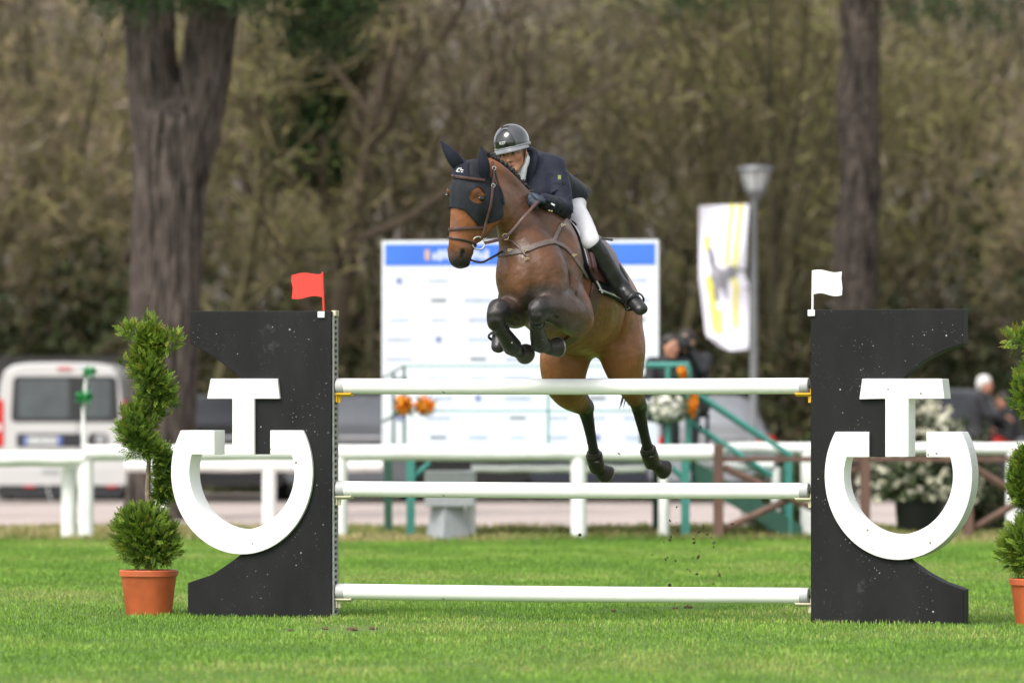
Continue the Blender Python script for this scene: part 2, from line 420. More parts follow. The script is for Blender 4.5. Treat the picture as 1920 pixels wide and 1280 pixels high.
m_dark = mat('dark_hole', (0.02,0.02,0.02), rough=0.8)
def ell(cx, cy, a, b, t0, t1, n):
    return [(cx+a*math.cos(R(t0+(t1-t0)*i/n)), cy+b*math.sin(R(t0+(t1-t0)*i/n))) for i in range(n+1)]
def wing(name, label, sgn, zx0, T):
    """sgn: +1 when the upright edge with the track is on the right. T: image outlines"""
    s0, _ = SZ(T['edge'], 1150); root = jump_thing(name, label, 'jump wing', s0)
    tp = 0.08; tl = 0.108
    conv = lambda poly, y: [(a-s0, b) for a, b in (SZ(px, py, y) for px, py in poly)]
    panel = conv(T['panel'], -tp); panel = [(a, 0.0 if b < 0.06 else b) for a, b in panel]
    pb = MB().prism(panel, -tp, tp).build('panel', m_board, root, local=True)
    bv = pb.modifiers.new('edge', 'BEVEL'); bv.width = 0.004; bv.segments = 2; bv.limit_method = 'ANGLE'
    for nm, poly in (('horseshoe', T['ring']), ('letter_t', T['tee'])):
        o = MB().prism(conv(poly, -tl), -tl, tl).build('emblem_'+nm, m_wpaint, root, local=True)
        bv = o.modifiers.new('edge', 'BEVEL'); bv.width = 0.004; bv.segments = 2; bv.limit_method = 'ANGLE'
    # slotted steel track on the upright edge
    xe = max(a for a, b in panel if b > 0.1) if sgn > 0 else min(a for a, b in panel if b > 0.1); H = max(b for a, b in panel)-0.03
    tr = MB(); x0, x1 = (xe, xe+0.010) if sgn > 0 else (xe-0.003, xe)
    xc = (x0+x1)/2; w = x1-x0
    for yy in (-0.046, 0.030): tr.box((xc, yy, H/2), (w, 0.024, H))
    k = 0.02
    while k < H-0.02:
        tr.box((xc, -0.008, k), (w*0.9, 0.052, 0.018)); k += 0.037
    tr.build('cup_track', m_galv, root, local=True)
    MB().box((xc, -0.010, H+0.012), (0.030,0.075,0.036), bevel=0.004).build('track_cap', m_cream, root, local=True)
    return root, s0+xe
z = lambda x, y, X0: (X0+x/1.829, 480+y/1.829)
def outline(X0, cx, cy, ao, bo, ai, bi, ytop, ybot, lax, rax, tee, flip, panel_corners):
    c = z(cx, cy, X0); A, B, a, b = ao/1.829, bo/1.829, ai/1.829, bi/1.829
    yt, yb = 480+ytop/1.829, 480+ybot/1.829
    xl, xr = X0+lax/1.829, X0+rax/1.829
    ta = math.degrees(math.asin((yt-c[1])/B)); ti = math.degrees(math.asin((yb-c[1])/b))
    outer = ell(c[0], c[1], A, B, ta, 180-ta, 60)      # right top, round the bottom, to left top
    inner = ell(c[0], c[1], a, b, 180-ti, ti, 60)      # left inner, round the bottom, to right inner
    ring = outer+[(xl,yt),(xl,yb)]+inner+[(xr,yb),(xr,yt)]
    # black panel follows the middle of the horseshoe on its own side
    am, bm_ = (A+a)/2, (B+b)/2
    tx = sum(p[0] for p in tee[3:5])/2
    yin = yb-0.5
    tm = math.degrees(math.asin((yt+14-c[1])/bm_))
    if not flip: arc = ell(c[0], c[1], am, bm_, 92, tm, 40); arm = [(arc[-1][0], yt+14)]
    else: arc = ell(c[0], c[1], am, bm_, 88, 180-tm, 40)
    return ring, arc, yin, c
# left wing (emblem overhangs to the left)
tee_l = [z(*p, 180) for p in ((393,420),(622,420),(630,489),(543,489),(543,680),(467,680),(467,489),(380,489))]
ring_l, arc_l, yin, c = outline(180, 500, 740, 243, 282, 180, 198, 597, 680, 406, 597, tee_l, False, None)
ends = [p for p in arc_l if p[1] > yin] ; ends = arc_l[:len([1 for p in arc_l if p[1] > yin])]
pl = [(356,583),(621,583),(621,1156),(352,1155),(352,1092),(398.7,1076),(431.5,1054),(450,1040)] + ends + [(ends[-1][0], yin),(456,yin),(456,722),(452,709),(440,698),(426,688),(400,668.6),(376,655),(356,644)]
wl_, sL = wing('jump_wing', 'black jump wing with white horseshoe emblem and a red flag on top', 1, 180, dict(edge=621, panel=pl, ring=ring_l, tee=tee_l))
tee_r = [z(*p, 1440) for p in ((323,420),(597,420),(605,489),(482,489),(482,688),(402,688),(402,489),(313,491))]
ring_r, arc_r, yin, c = outline(1440, 447, 752, 253, 289, 187, 203, 602, 689, 346, 543, tee_r, True, None)
ends = arc_r[:len([1 for p in arc_r if p[1] > yin])]
pr = [(1520,580),(1520,1167),(1807,1170),(1807,1105),(1768,1090.7),(1735,1073),(1702,1049),(1692,1041)] + ends + [(ends[-1][0], yin),(1681,yin),(1681,722),(1694,708.5),(1702.5,698.7),(1735,674),(1768,657.7),(1806,645),(1806,579)]
wr_, sR = wing('jump_wing', 'black jump wing with white horseshoe emblem and a white flag on top', -1, 1440, dict(edge=1520, panel=pr, ring=ring_r, tee=tee_r))
# poles
pole_px = ((709.0,739.0,708.0,738.0,'top','topmost white pole of the jump, resting on yellow cups'), (901,931,904,936,'mid','middle white pole of the jump between the black wings'), (1094,1123,1101,1131,'low','lowest white pole of the jump just above the grass'))
sa, sb = max(S(626), sL+0.013), min(S(1517), sR-0.013)
POLEZ = []
for (a0,a1,b0,b1,nm,lab) in pole_px:
    za = SZ(626,(a0+a1)/2)[1]; zb = SZ(1517,(b0+b1)/2)[1]; zc = (za+zb)/2; POLEZ.append(zc)
    t = jump_thing('jump_pole', lab, 'pole', (sa+sb)/2, 0, zc); L = (sb-sa)/2; r = 0.0505
    MB().loft([(-L+0.055+(2*L-0.11)*i/12,0,-0.004*math.sin(math.pi*i/12)) for i in range(13)], r, side=(0,1,0), n=32).build('shaft', m_pole, t, True, local=True)
    for sg in (-1,1):
        e = MB().loft([(sg*(L-0.055),0,0),(sg*(L-0.004),0,0),(sg*L,0,0)], [r+0.001,r+0.001,r-0.003], side=(0,1,0), n=32).build('end_cap', m_grey, t, True, local=True)
        MB().loft([(sg*(L+0.0005),0,-0.004),(sg*(L+0.003),0,-0.004)], [0.011,0.011], side=(0,1,0), n=12).build('cap_hole', m_dark, e, False, local=True)
# cups under the pole ends
for i, zc in enumerate(POLEZ):
    for sg, s_, e in ((1, sL, sa), (-1, sR, sb)):
        lab = ('yellow plastic pole cup under the top pole on the %s wing' if i == 0 else 'cream plastic pole cup under the '+('middle' if i == 1 else 'lowest')+' pole on the %s wing') % ('red-flag' if sg > 0 else 'white-flag')
        t = jump_thing('jump_cup', lab, 'jump cup', s_+sg*(0.011 if sg > 0 else 0.004), 0, zc)
        m = m_yellow if i == 0 else m_cream
        tro = MB(); rows = []
        for xx in (0.0, 0.05, 0.098, 0.108):
            rr = 0.058 if xx < 0.1 else 0.054
            rows.append([(sg*xx, rr*math.sin(R(a)), -rr*math.cos(R(a))) for a in range(-42,43,7)])
        tro.sheet(rows, 0.009, (0,0,-1)); tro.build('trough', m, t, True, local=True)
        MB().box((sg*0.006,0,-0.062),(0.012,0.055,0.085), bevel=0.003).build('back_plate', m, t, local=True)
        MB().loft([(sg*0.018,0,-0.066),(sg*0.018,0,-0.105)], [0.014,0.011], n=12).build('pin', m, t, True, local=True)
# flags
m_red = mat('red_plastic', (0.72,0.045,0.030), rough=0.4, var=0.05)
m_wpl = mat('white_plastic', (0.80,0.80,0.80), rough=0.4, var=0.04)
def flag(label, m, pts, stick, brk):
    s0, z0 = SZ(*stick[1]); t = jump_thing('marker_flag', label, 'flag', s0, -0.04, z0)
    cv = lambda p: (SZ(p[0],p[1])[0]-s0, SZ(p[0],p[1])[1]-z0)
    MB().prism([cv(p) for p in pts], -0.004, 0.004).build('blade', m, t, local=True)
    (xa,za),(xb,zb) = cv(stick[0]), cv(stick[1])
    MB().loft([(xa,0,za),(xb,0,zb-0.02)], [0.0075,0.0075], n=10).build('stick', m, t, True, local=True)
    cx, cz = cv(brk); MB().box((cx,-0.048,cz),(0.046,0.012,0.040), bevel=0.003).build('bracket', m_wpl, t, local=True)
top = lambda a, b, y0, y1, am, ph: [(a+(b-a)*i/14, y0+(y1-y0)*i/14+am*math.sin(ph+2*math.pi*0.95*i/14)) for i in range(15)]
flag('red wavy plastic flag fixed on top of the black wing', m_red, top(551,608,515,511.5,2.2,2.6)+top(608,551,557,559,2.4,3.0)[0:]+[(553,540),(550,528)], ((608,510),(611,586)), (610,590))
flag('white wavy plastic flag fixed on top of the black wing', m_wpl, top(1527,1581,507.5,509,2.2,3.4)+[(1580,522),(1582,540)]+top(1581,1528,553,552,2.6,0.2), ((1527,507),(1526,582)), (1527,587))
# ------------------------------------------------------------------ the horse (one continuous body)
def nrm(v): v = Vector(v); v.normalize(); return v
PSI = R(15.5)
HF = Vector((-math.sin(PSI), -math.cos(PSI), 0))      # horse heading: straight over the fence, towards the camera
HL = Vector((math.cos(PSI), -math.sin(PSI), 0))       # its left side (to the right in the picture)
UP = Vector((0,0,1))
hb = nrm(HF*0.95+UP*0.31)                             # body axis, nose up
PHI = R(36)
hn = Vector((-math.sin(PHI), -math.cos(PHI), 0))      # direction the face looks
hs_ = Vector((math.cos(PHI), -math.sin(PHI), 0))      # the horse's left, at the head

def build_horse_field():
    f = Field((-1.0,-1.05,0.4), (1.35,2.15,3.1), 0.0115)
    # trunk
    f.tube([P(995,520,-0.36), P(1012,522,-0.16), P(1038,530,0.12), P(1056,541,0.34), P(1076,553,0.58), P(1100,572,0.85), P(1123,580,1.12), P(1144,588,1.36)],
           [(0.215,0.23), (0.215,0.33), (0.205,0.38), (0.25,0.39), (0.295,0.385), (0.285,0.335), (0.275,0.295), (0.19,0.21)], side=HL, k=0.04, n=14)
    # withers and croup ridge
    f.tube([P(1036,450,0.05), P(1055,462,0.28), P(1085,490,0.75), P(1120,510,1.1), P(1142,545,1.38)], [0.07,0.08,0.12,0.15,0.10], k=0.09)
    # shoulders / pectorals
    for sgn in (-1, 1):
        a = P(1003,505,-0.30)+HL*(0.13*sgn); b = P(1012,570,-0.26)+HL*(0.165*sgn)
        f.tube([P(1035,455,0.02)+HL*(0.07*sgn), P(1022,500,-0.12)+HL*(0.115*sgn), P(1010,548,-0.22)+HL*(0.145*sgn)], [0.075,0.10,0.105], k=0.05)
        f.tube([P(1003,500,-0.40)+HL*(0.075*sgn), P(1005,560,-0.36)+HL*(0.10*sgn)], [0.10,0.105], k=0.05)
    # neck: withers -> poll, bent to the horse's right
    f.tube([P(1034,462,0.02), P(999,438,-0.17), P(962,402,-0.36), P(929,359,-0.47), P(905,326,-0.50)],
           [(0.135,0.26), (0.115,0.225), (0.095,0.185), (0.082,0.15), (0.07,0.105)], side=nrm(HL*0.9+Vector((0.2,0,0))), k=0.07)
    f.tube([P(984,372,-0.27), P(953,338,-0.40), P(926,316,-0.47), P(904,308,-0.49)], [0.05,0.05,0.05,0.045], k=0.06)
    # neck base filling the chest
    f.tube([P(1004,420,-0.16)+HL*0.02, P(1022,455,-0.08)+HL*0.05, P(1030,500,-0.06)+HL*0.07], [0.09,0.11,0.12], k=0.12)
    f.tube([P(975,440,-0.34), P(990,480,-0.34), P(1000,520,-0.34)], [0.13,0.17,0.19], k=0.08)
    # head
    H = lambda px, py, d=0.0: P(px, py, -0.60+d)
    f.tube([H(890,321,0.05), H(888,336,0.03), H(886,368,0.0), H(881,410,-0.02), H(872,445,-0.04), H(866,470,-0.05), H(863,486,-0.05)],
           [(0.072,0.070), (0.090,0.100), (0.104,0.120), (0.080,0.106), (0.066,0.084), (0.070,0.078), (0.060,0.060)], side=hs_, k=0.02, n=10)
    # jowls
    for sgn in (-1, 1):
        c = H(913,385,0.06)+hs_*(0.062*sgn)
        f.ball(c, (0.042,0.105,0.115), (hs_, hn, UP), k=0.05)
        f.tube([c-UP*0.07+hn*0.01, H(888,445,0.0)+hs_*(0.038*sgn)], [0.045,0.03], k=0.04)
        # cheek bone ridge, brow and eye
        f.tube([H(882,372,0)+hs_*(0.085*sgn)+hn*0.03, H(876,420,-0.02)+hs_*(0.062*sgn)+hn*0.03], [0.022,0.016], k=0.03)
        e = H(876,362,0.0)+hs_*(0.094*sgn)+hn*0.048
        f.ball(e+UP*0.016, (0.024,0.036,0.026), (hs_, hn, UP), k=0.03)
        f.ball(e+hs_*(0.012*sgn)-UP*0.006, (0.016,0.026,0.018), (hs_, hn, UP), k=0.012)
        # nostril rims
        nn = H(863,474,-0.045)+hs_*(0.048*sgn)+hn*0.042
        f.ball(nn, (0.024,0.028,0.038), (hs_, hn, UP), k=0.02)
        f.ball(nn+hs_*(0.018*sgn)+hn*0.018-UP*0.004, (0.015,0.018,0.026), (hs_, hn, UP), k=0.012, op='cut')
        # ears
    # nose bridge and muzzle
    f.tube([H(885,326,0.02)+hn*0.05, H(877,350,0)+hn*0.08, H(871,400,-0.02)+hn*0.082, H(864,450,-0.04)+hn*0.06], [0.05,0.045,0.034,0.03], k=0.07)
    f.ball(H(862,488,-0.05)+hn*0.02, (0.05,0.045,0.034), (hs_, hn, UP), k=0.03)       # upper lip
    f.ball(H(868,494,-0.04)-hn*0.015, (0.036,0.034,0.024), (hs_, hn, UP), k=0.02)      # lower lip / chin
    # ears (under the bonnet)
    f.tube([P(866,318,-0.58), P(855,303,-0.6), P(843,288,-0.6), P(829,269,-0.6)], [0.035,(0.03,0.022),(0.03,0.02),(0.006,0.006)], k=0.02, side=(0.6,-0.8,0))
    f.tube([P(907,320,-0.62), P(906,300,-0.62), P(903,277,-0.62)], [(0.03,0.022),(0.03,0.02),(0.006,0.006)], k=0.015)
    # ---- fore legs (tucked): shoulder arm, forearm, knee, cannon, fetlock, hoof
    # left fore (viewer's right)
    f.tube([P(1048,535,-0.12), P(1072,575,-0.14), P(1079,596,-0.16)], [0.13,0.125,0.115], k=0.05)
    f.tube([P(1080,600,-0.18), P(1062,585,-0.32), P(1038,578,-0.46), P(1014,577,-0.60)], [0.10,0.118,0.094,0.066], k=0.03, n=8)
    f.tube([P(1012,573,-0.61), P(1006,580,-0.63), P(1006,594,-0.615)], [0.058,0.056,0.049], k=0.03)
    for dx, dz, r in ((-7,0,0.028),(7,-2,0.028),(-6,12,0.022),(6,12,0.022)): f.ball(P(1006+dx,580+dz,-0.660), (r,0.03,r*0.8), k=0.012)
    f.tube([P(1006,592,-0.62), P(1006,610,-0.55), P(1011,636,-0.46)], [0.052,0.038,0.042], k=0.02)
    f.tube([P(1012,638,-0.45), P(1024,652,-0.36), P(1034,652,-0.32)], [0.046,0.038,0.042], k=0.02)
    # right fore (viewer's left)
    f.tube([P(978,555,-0.26), P(962,578,-0.30)], [0.12,0.10], k=0.05)
    f.tube([P(966,588,-0.28), P(955,586,-0.44), P(936,582,-0.62)], [0.095,0.092,0.066], k=0.03)
    f.tube([P(933,577,-0.65), P(929,590,-0.675), P(929,606,-0.655)], [0.058,0.057,0.049], k=0.03)
    for dx, dz, r in ((-7,0,0.029),(7,-3,0.029),(-6,13,0.023),(6,13,0.023)): f.ball(P(929+dx,588+dz,-0.705), (r,0.03,r*0.8), k=0.012)
    f.tube([P(930,603,-0.66), P(943,624,-0.58), P(957,643,-0.50)], [0.052,0.038,0.042], k=0.02)
    f.tube([P(959,646,-0.49), P(970,660,-0.40), P(980,660,-0.36)], [0.046,0.038,0.042], k=0.02)
    # ---- hind legs, pushed off behind
    # left hind (viewer's right)
    f.tube([P(1156,590,1.12), P(1164,645,1.03), P(1170,685,1.02), P(1182,722,1.14), P(1195,752,1.28)],
           [(0.15,0.22), (0.158,0.20), (0.128,0.15), (0.082,0.10), (0.053,0.066)], side=HL, k=0.045, n=9)
    f.tube([P(1199,746,1.40), P(1199,762,1.36)], [0.028,0.05], k=0.03)
    f.tube([P(1197,757,1.33), P(1201,782,1.38), P(1210,822,1.47), P(1217,848,1.53)], [(0.052,0.062), (0.041,0.046), (0.034,0.036), (0.040,0.043)], side=HL, k=0.02)
    f.tube([P(1218,852,1.54), P(1226,868,1.62), P(1236,876,1.68)], [0.044,0.038,0.042], k=0.02)
    # right hind (viewer's left)
    f.tube([P(1082,600,1.14), P(1063,655,1.02), P(1057,697,1.0), P(1066,732,1.14), P(1094,760,1.32)],
           [(0.15,0.22), (0.165,0.20), (0.148,0.16), (0.112,0.12), (0.056,0.068)], side=HL, k=0.045, n=9)
    f.tube([P(1095,744,1.42), P(1100,762,1.38)], [0.028,0.05], k=0.03)
    f.tube([P(1096,762,1.36), P(1102,786,1.42), P(1110,828,1.50), P(1114,852,1.56)], [(0.054,0.064), (0.043,0.048), (0.034,0.036), (0.040,0.043)], side=HL, k=0.02)
    f.tube([P(1115,858,1.57), P(1120,875,1.63), P(1128,884,1.68)], [0.044,0.039,0.043], k=0.02)
    # muscle lines: breast cleft, shoulder edge, jugular groove, flank fold, stifle
    for a, b, r, k in ((P(1003,505,-0.60),P(1004,585,-0.56),0.026,0.05), (P(1040,465,-0.30),P(1066,535,-0.32),0.016,0.045), (P(955,425,-0.56),P(1000,480,-0.57),0.018,0.05),
                       (P(1180,572,0.72),P(1150,642,0.80),0.022,0.05), (P(1192,610,0.84),P(1192,690,0.82),0.014,0.05), (P(1072,572,-0.42),P(1030,583,-0.60),0.008,0.03), (P(1074,592,-0.36),P(1036,592,-0.56),0.007,0.03), (P(1052,545,-0.33),P(1090,560,-0.28),0.010,0.03)):
        f.tube([a, b], [r, r*0.8], k=k, op='cut')
    for sgn in (-1,1): f.ball(P(1003,548,-0.44)+HL*(0.085*sgn), (0.085,0.08,0.10), k=0.04)
    return f
hfield = build_horse_field()
HV, HFc = hfield.mesh(3)

def horse_colours(V):
    # bay coat: brown body, black points (lower legs, muzzle), darker chest and neck front
    n = len(V); base = np.array((0.15,0.060,0.025)); col = np.tile(base, (n,1))
    def seg(a, b):
        a, b = np.array(a), np.array(b); ab = b-a
        t = np.clip(((V-a)@ab)/ab.dot(ab), 0, 1); return np.linalg.norm(V-(a+t[:,None]*ab), axis=1), t
    black = np.array((0.012,0.010,0.010)); dark = np.array((0.066,0.032,0.019)); tan = np.array((0.235,0.092,0.032))
    def mix(w, c):
        nonlocal col; w = np.clip(w,0,1)[:,None]; col = col*(1-w)+np.array(c)*w
    nz = np.array([mnoise.fractal(Vector(v)*5.0, 1.0, 2.0, 3) for v in V])*0.18
    y = V[:,1]
    # warm belly, flanks and quarters
    mix((y-0.15)/0.5+nz, tan)
    # dark neck, shoulder and chest
    d, t = seg(P(985,400,-0.25), P(1010,500,-0.3)); mix(1.05-d/0.40+nz*1.5, dark)
    d, t = seg(P(1000,470,-0.35), P(1030,520,-0.2)); mix(0.85-d/0.25+nz*1.5, dark*0.72)
    # head: warm brown with dark muzzle
    hd = (V[:,1] < -0.38) & (V[:,2] > P(0,520,-0.6).z) & (V[:,0] < P(960,0,-0.6).x)
    w = np.clip((P(950,0,-0.6).x-V[:,0])/0.10,0,1)*hd; mix(w*0.85, (0.25,0.085,0.028))
    mz = P(863,490,-0.66); d = np.linalg.norm(V-np.array(mz), axis=1); mix(np.where(hd, 1.75-d/0.085+nz, 0), (0.020,0.017,0.017))
    fb = P(868,420,-0.66)+hn*0.09; d = np.linalg.norm((V-np.array(fb))*np.array((1,1,0.45)), axis=1); mix(np.where(hd, 0.75-d/0.06, 0), (0.085,0.045,0.03))
    for sgn in (-1,1):
        nn = P(863,474,-0.645)+hs_*(0.060*sgn)+hn*0.058-UP*0.004
        d = np.linalg.norm((V-np.array(nn))*np.array((1,1,0.62)), axis=1); mix(np.where(hd, 2.2-d/0.0105, 0), (0.003,0.003,0.003))
        e = P(876,362,-0.6)+hs_*(0.10*sgn)+hn*0.045-UP*0.02
        d = np.linalg.norm((V-np.array(e))*np.array((1,1,1.1)), axis=1); mix(np.where(hd, (1.6-d/0.05)*0.7, 0), (0.075,0.028,0.013))
    # forearms dark, cannons black
    for a, b, r in ((P(1066,584,-0.30), P(1012,578,-0.60), 0.13), (P(955,587,-0.44), P(936,583,-0.62), 0.11)):
        d, t = seg(a, b); mix((1-np.clip((d-r)/0.05,0,1))*(0.62+0.38*t), (0.036,0.026,0.022))
    for ch in ([P(1007,578,-0.625),P(1006,606,-0.56),P(1012,637,-0.45),P(1036,652,-0.31)], [P(930,588,-0.67),P(943,622,-0.59),P(959,646,-0.49),P(982,660,-0.36)]):
        for i in range(3):
            d, t = seg(ch[i], ch[i+1]); mix(1.5-(d-0.065)/0.025, black*1.6)
    for ch in ([P(1190,742,1.24),P(1201,782,1.38),P(1217,848,1.53),P(1238,878,1.7)], [P(1086,752,1.28),P(1102,786,1.42),P(1114,852,1.56),P(1130,886,1.7)]):
        for i in range(3):
            d, t = seg(ch[i], ch[i+1]); r = 0.09 if i == 0 else 0.07
            mix((1.3-(d-r)/0.03)*(np.clip(0.25+t*1.1,0,1) if i == 0 else 1), black*1.5)
    return col
HC = horse_colours(HV)
def coat_mat():
    m = mat('horse_coat', (0.2,0.1,0.05), rough=0.45, var=0.20, scale=6, attr=True, spec=0.42, detail=7)
    N, L = m.node_tree.nodes, m.node_tree.links; b = N['Principled BSDF']; tc = N.new('ShaderNodeTexCoord')
    def nz_(sc, det=4.0, dist=0.0):
        n = N.new('ShaderNodeTexNoise'); n.inputs['Scale'].default_value = sc; n.inputs['Detail'].default_value = det; n.inputs['Distortion'].default_value = dist; L.new(tc.outputs['Object'], n.inputs['Vector']); return n.outputs['Fac']
    r = N.new('ShaderNodeMapRange'); r.inputs['From Min'].default_value = 0.3; r.inputs['From Max'].default_value = 0.7; r.inputs['To Min'].default_value = 0.30; r.inputs['To Max'].default_value = 0.58; L.new(nz_(9,6), r.inputs[0]); L.new(r.outputs[0], b.inputs['Roughness'])
    rg = N.new('ShaderNodeMath'); rg.operation = 'SUBTRACT'; rg.inputs[1].default_value = 0.5; L.new(nz_(6.5,2,0.8), rg.inputs[0]); ab = N.new('ShaderNodeMath'); ab.operation = 'ABSOLUTE'; L.new(rg.outputs[0], ab.inputs[0])   # vein and muscle ridges
    prev = None
    for src, st, di in ((nz_(5,3), 0.55, 0.05), (ab.outputs[0], 0.28, 0.03), (nz_(34,5), 0.35, 0.008)):
        bp = N.new('ShaderNodeBump'); bp.inputs['Strength'].default_value = st; bp.inputs['Distance'].default_value = di; L.new(src, bp.inputs['Height'])
        if prev: L.new(prev, bp.inputs['Normal'])
        prev = bp.outputs[0]
    L.new(prev, b.inputs['Normal']); return m
m_coat = coat_mat()
horse = thing('horse', 'bay horse with black lower legs leaping over the white poles', 'horse', P(1042,1160,0.1)*1.0)
horse.location.z = 0.0
hbody = make_obj('body', HV, HFc, m_coat, horse, True, True, HC)
HBVH = BVHTree.FromPolygons([Vector(v) for v in HV], [tuple(map(int,q)) for q in HFc])
CAMP = Vector((0,-CAMD,CAMZ))
def hit(px, py, off=0.006, dflt=None):
    """point of the horse's skin seen at a pixel, lifted by off along the normal"""
    d = (P(px,py,0)-CAMP).normalized()
    loc, n, i, dist = HBVH.ray_cast(CAMP, d)
    if loc is None: return P(px,py,dflt) if dflt is not None else None
    if n.dot(d) > 0: n = -n
    return loc + n*off
def hitn(px, py):
    d = (P(px,py,0)-CAMP).normalized(); loc, n, i, dist = HBVH.ray_cast(CAMP, d)
    if n is not None and n.dot(d) > 0: n = -n
    return loc, n
def shell(o, dirs, off):
    """hit the skin from outside along -dir towards point o"""
    out = []
    for dv in dirs:
        dv = Vector(dv).normalized()
        loc, n, i, dist = HBVH.ray_cast(Vector(o)+dv*0.9, -dv)
        out.append(loc+dv*off if loc is not None else None)
    return out
# hooves with pale shoe rims
m_hoof = mat('hoof_horn', (0.035,0.028,0.024), rough=0.5, var=0.3, scale=40, bump=0.2)
m_shoe = mat('steel_shoe', (0.35,0.34,0.33), rough=0.4, metallic=0.9, var=0.1)
for a, b, lab in ((P(1032,652,-0.325), P(1050,650,-0.27), 0), (P(977,660,-0.37), P(986,664,-0.30), 0), (P(1234,874,1.68), P(1250,882,1.74), 1), (P(1126,882,1.68), P(1142,893,1.73), 1)):
    ax = (b-a).normalized()
    hoof = MB().loft([a-ax*0.02, a+ax*0.02, a+ax*0.062], [0.042,0.052,0.064], n=18).build('hoof', m_hoof, horse, True)
    sh = MB().loft([a+ax*0.062, a+ax*0.072], [0.066,0.066], n=18).build('shoe', m_shoe, hoof, True)
# plaited mane along the crest
mb = MB()
crest = spline([(905,292),(925,298),(945,313),(960,327),(973,342),(984,357),(996,374)], 6)
m_hair = mat('black_hair', (0.012,0.010,0.010), rough=0.5, var=0.4, scale=120, bump=0.6, bscale=200)
for i, (px, py) in enumerate(crest):
    t = i/(len(crest)-1); d = -0.50+0.30*t
    p = P(px, py, d)
    loc, n, _, _ = HBVH.find_nearest(p)
    q = loc + (p-loc)*0.4 + UP*0.012
    for j in range(6):
        o = Vector((random.uniform(-1,1), random.uniform(-1,1), random.uniform(-0.6,1)))*0.018
        a = q+o; e = Vector((random.uniform(-1,1), random.uniform(-1,1), random.uniform(-0.2,1))).normalized()*0.014
        mb.loft([a-e, a-e*0.4, a+e*0.4, a+e], [0.003,0.013,0.013,0.003], n=7)
mb.build('mane', m_hair, horse, True)
m_eye = mat('dark_eye', (0.008,0.005,0.004), rough=0.08, var=0.1, coat=0.6)
for sgn in (-1,1):
    eo = hit(903,373,0.0)-P(876,362,-0.6)
    e = P(876,362,-0.6)+hs_*(eo.dot(hs_)*sgn)+hn*eo.dot(hn)+UP*eo.z
    loc, n, _, _ = HBVH.find_nearest(e+hs_*(0.02*sgn)); c = loc-n*0.006; tt = nrm(hn-n*hn.dot(n)); vv = n.cross(tt)
    vs = []; fs = []
    for i in range(9):
        for j in range(16):
            a = math.pi*i/8; b = 2*math.pi*j/16; vs.append(c+tt*(0.029*math.sin(a)*math.cos(b))+vv*(0.019*math.sin(a)*math.sin(b))+n*(0.013*math.cos(a)))
    for i in range(8):
        for j in range(16): fs.append((i*16+j, i*16+(j+1)%16, (i+1)*16+(j+1)%16, (i+1)*16+j))
    make_obj('eye', vs, fs, m_eye, horse, True)
# tail: hair streaming behind the left quarter
mb = MB()
rt = P(1148,548,1.50)
for i in range(90):
    a = random.uniform(-1,1); b = random.uniform(-1,1); L = random.uniform(0.7,1.0)
    pts = []
    for k in range(7):
        t = k/6*L
        q = P(1150+52*math.sin(min(t*2.2,1.57))-52*max(0,t-0.5), 552+215*t, 1.50+0.30*math.sin(t*2.2)) + Vector((a*0.045*(0.3+t), b*0.06*(0.3+t), 0.02*math.sin(9*t+i)))
        pts.append(q)
    mb.loft(pts, [0.008,0.009,0.008,0.007,0.006,0.005,0.002], n=4)
mb.build('tail', m_hair, horse, True)
# ------------------------------------------------------------------ tack, fitted to the horse's skin
m_leather = mat('brown_leather', (0.075,0.034,0.028), rough=0.42, var=0.2, scale=30, bump=0.15, bscale=150)
m_leather_d = mat('dark_leather', (0.016,0.013,0.012), rough=0.4, var=0.2, scale=30, bump=0.15, bscale=150)
m_leather_g = mat('worn_leather', (0.115,0.085,0.075), rough=0.5, var=0.2, scale=30, bump=0.15, bscale=150)
m_maroon = mat('saddle_leather', (0.062,0.021,0.020), rough=0.36, var=0.2, scale=25, bump=0.12, bscale=120)
m_metal = mat('polished_metal', (0.75,0.74,0.70), rough=0.22, metallic=1.0, var=0.05)
m_brass = mat('brass', (0.55,0.45,0.26), rough=0.28, metallic=1.0, var=0.05)
m_navy = mat('navy_fabric', (0.007,0.009,0.018), rough=0.8, var=0.25, scale=200, bump=0.3, bscale=500, sheen=0.03, spec=0.25)
m_white = mat('white_trim', (0.75,0.75,0.76), rough=0.6, var=0.06)
m_mesh = mat('bonnet_mesh', (0.011,0.013,0.018), rough=0.7, var=0.25, scale=60, bump=0.3, bscale=300, sheen=0.03, spec=0.3)

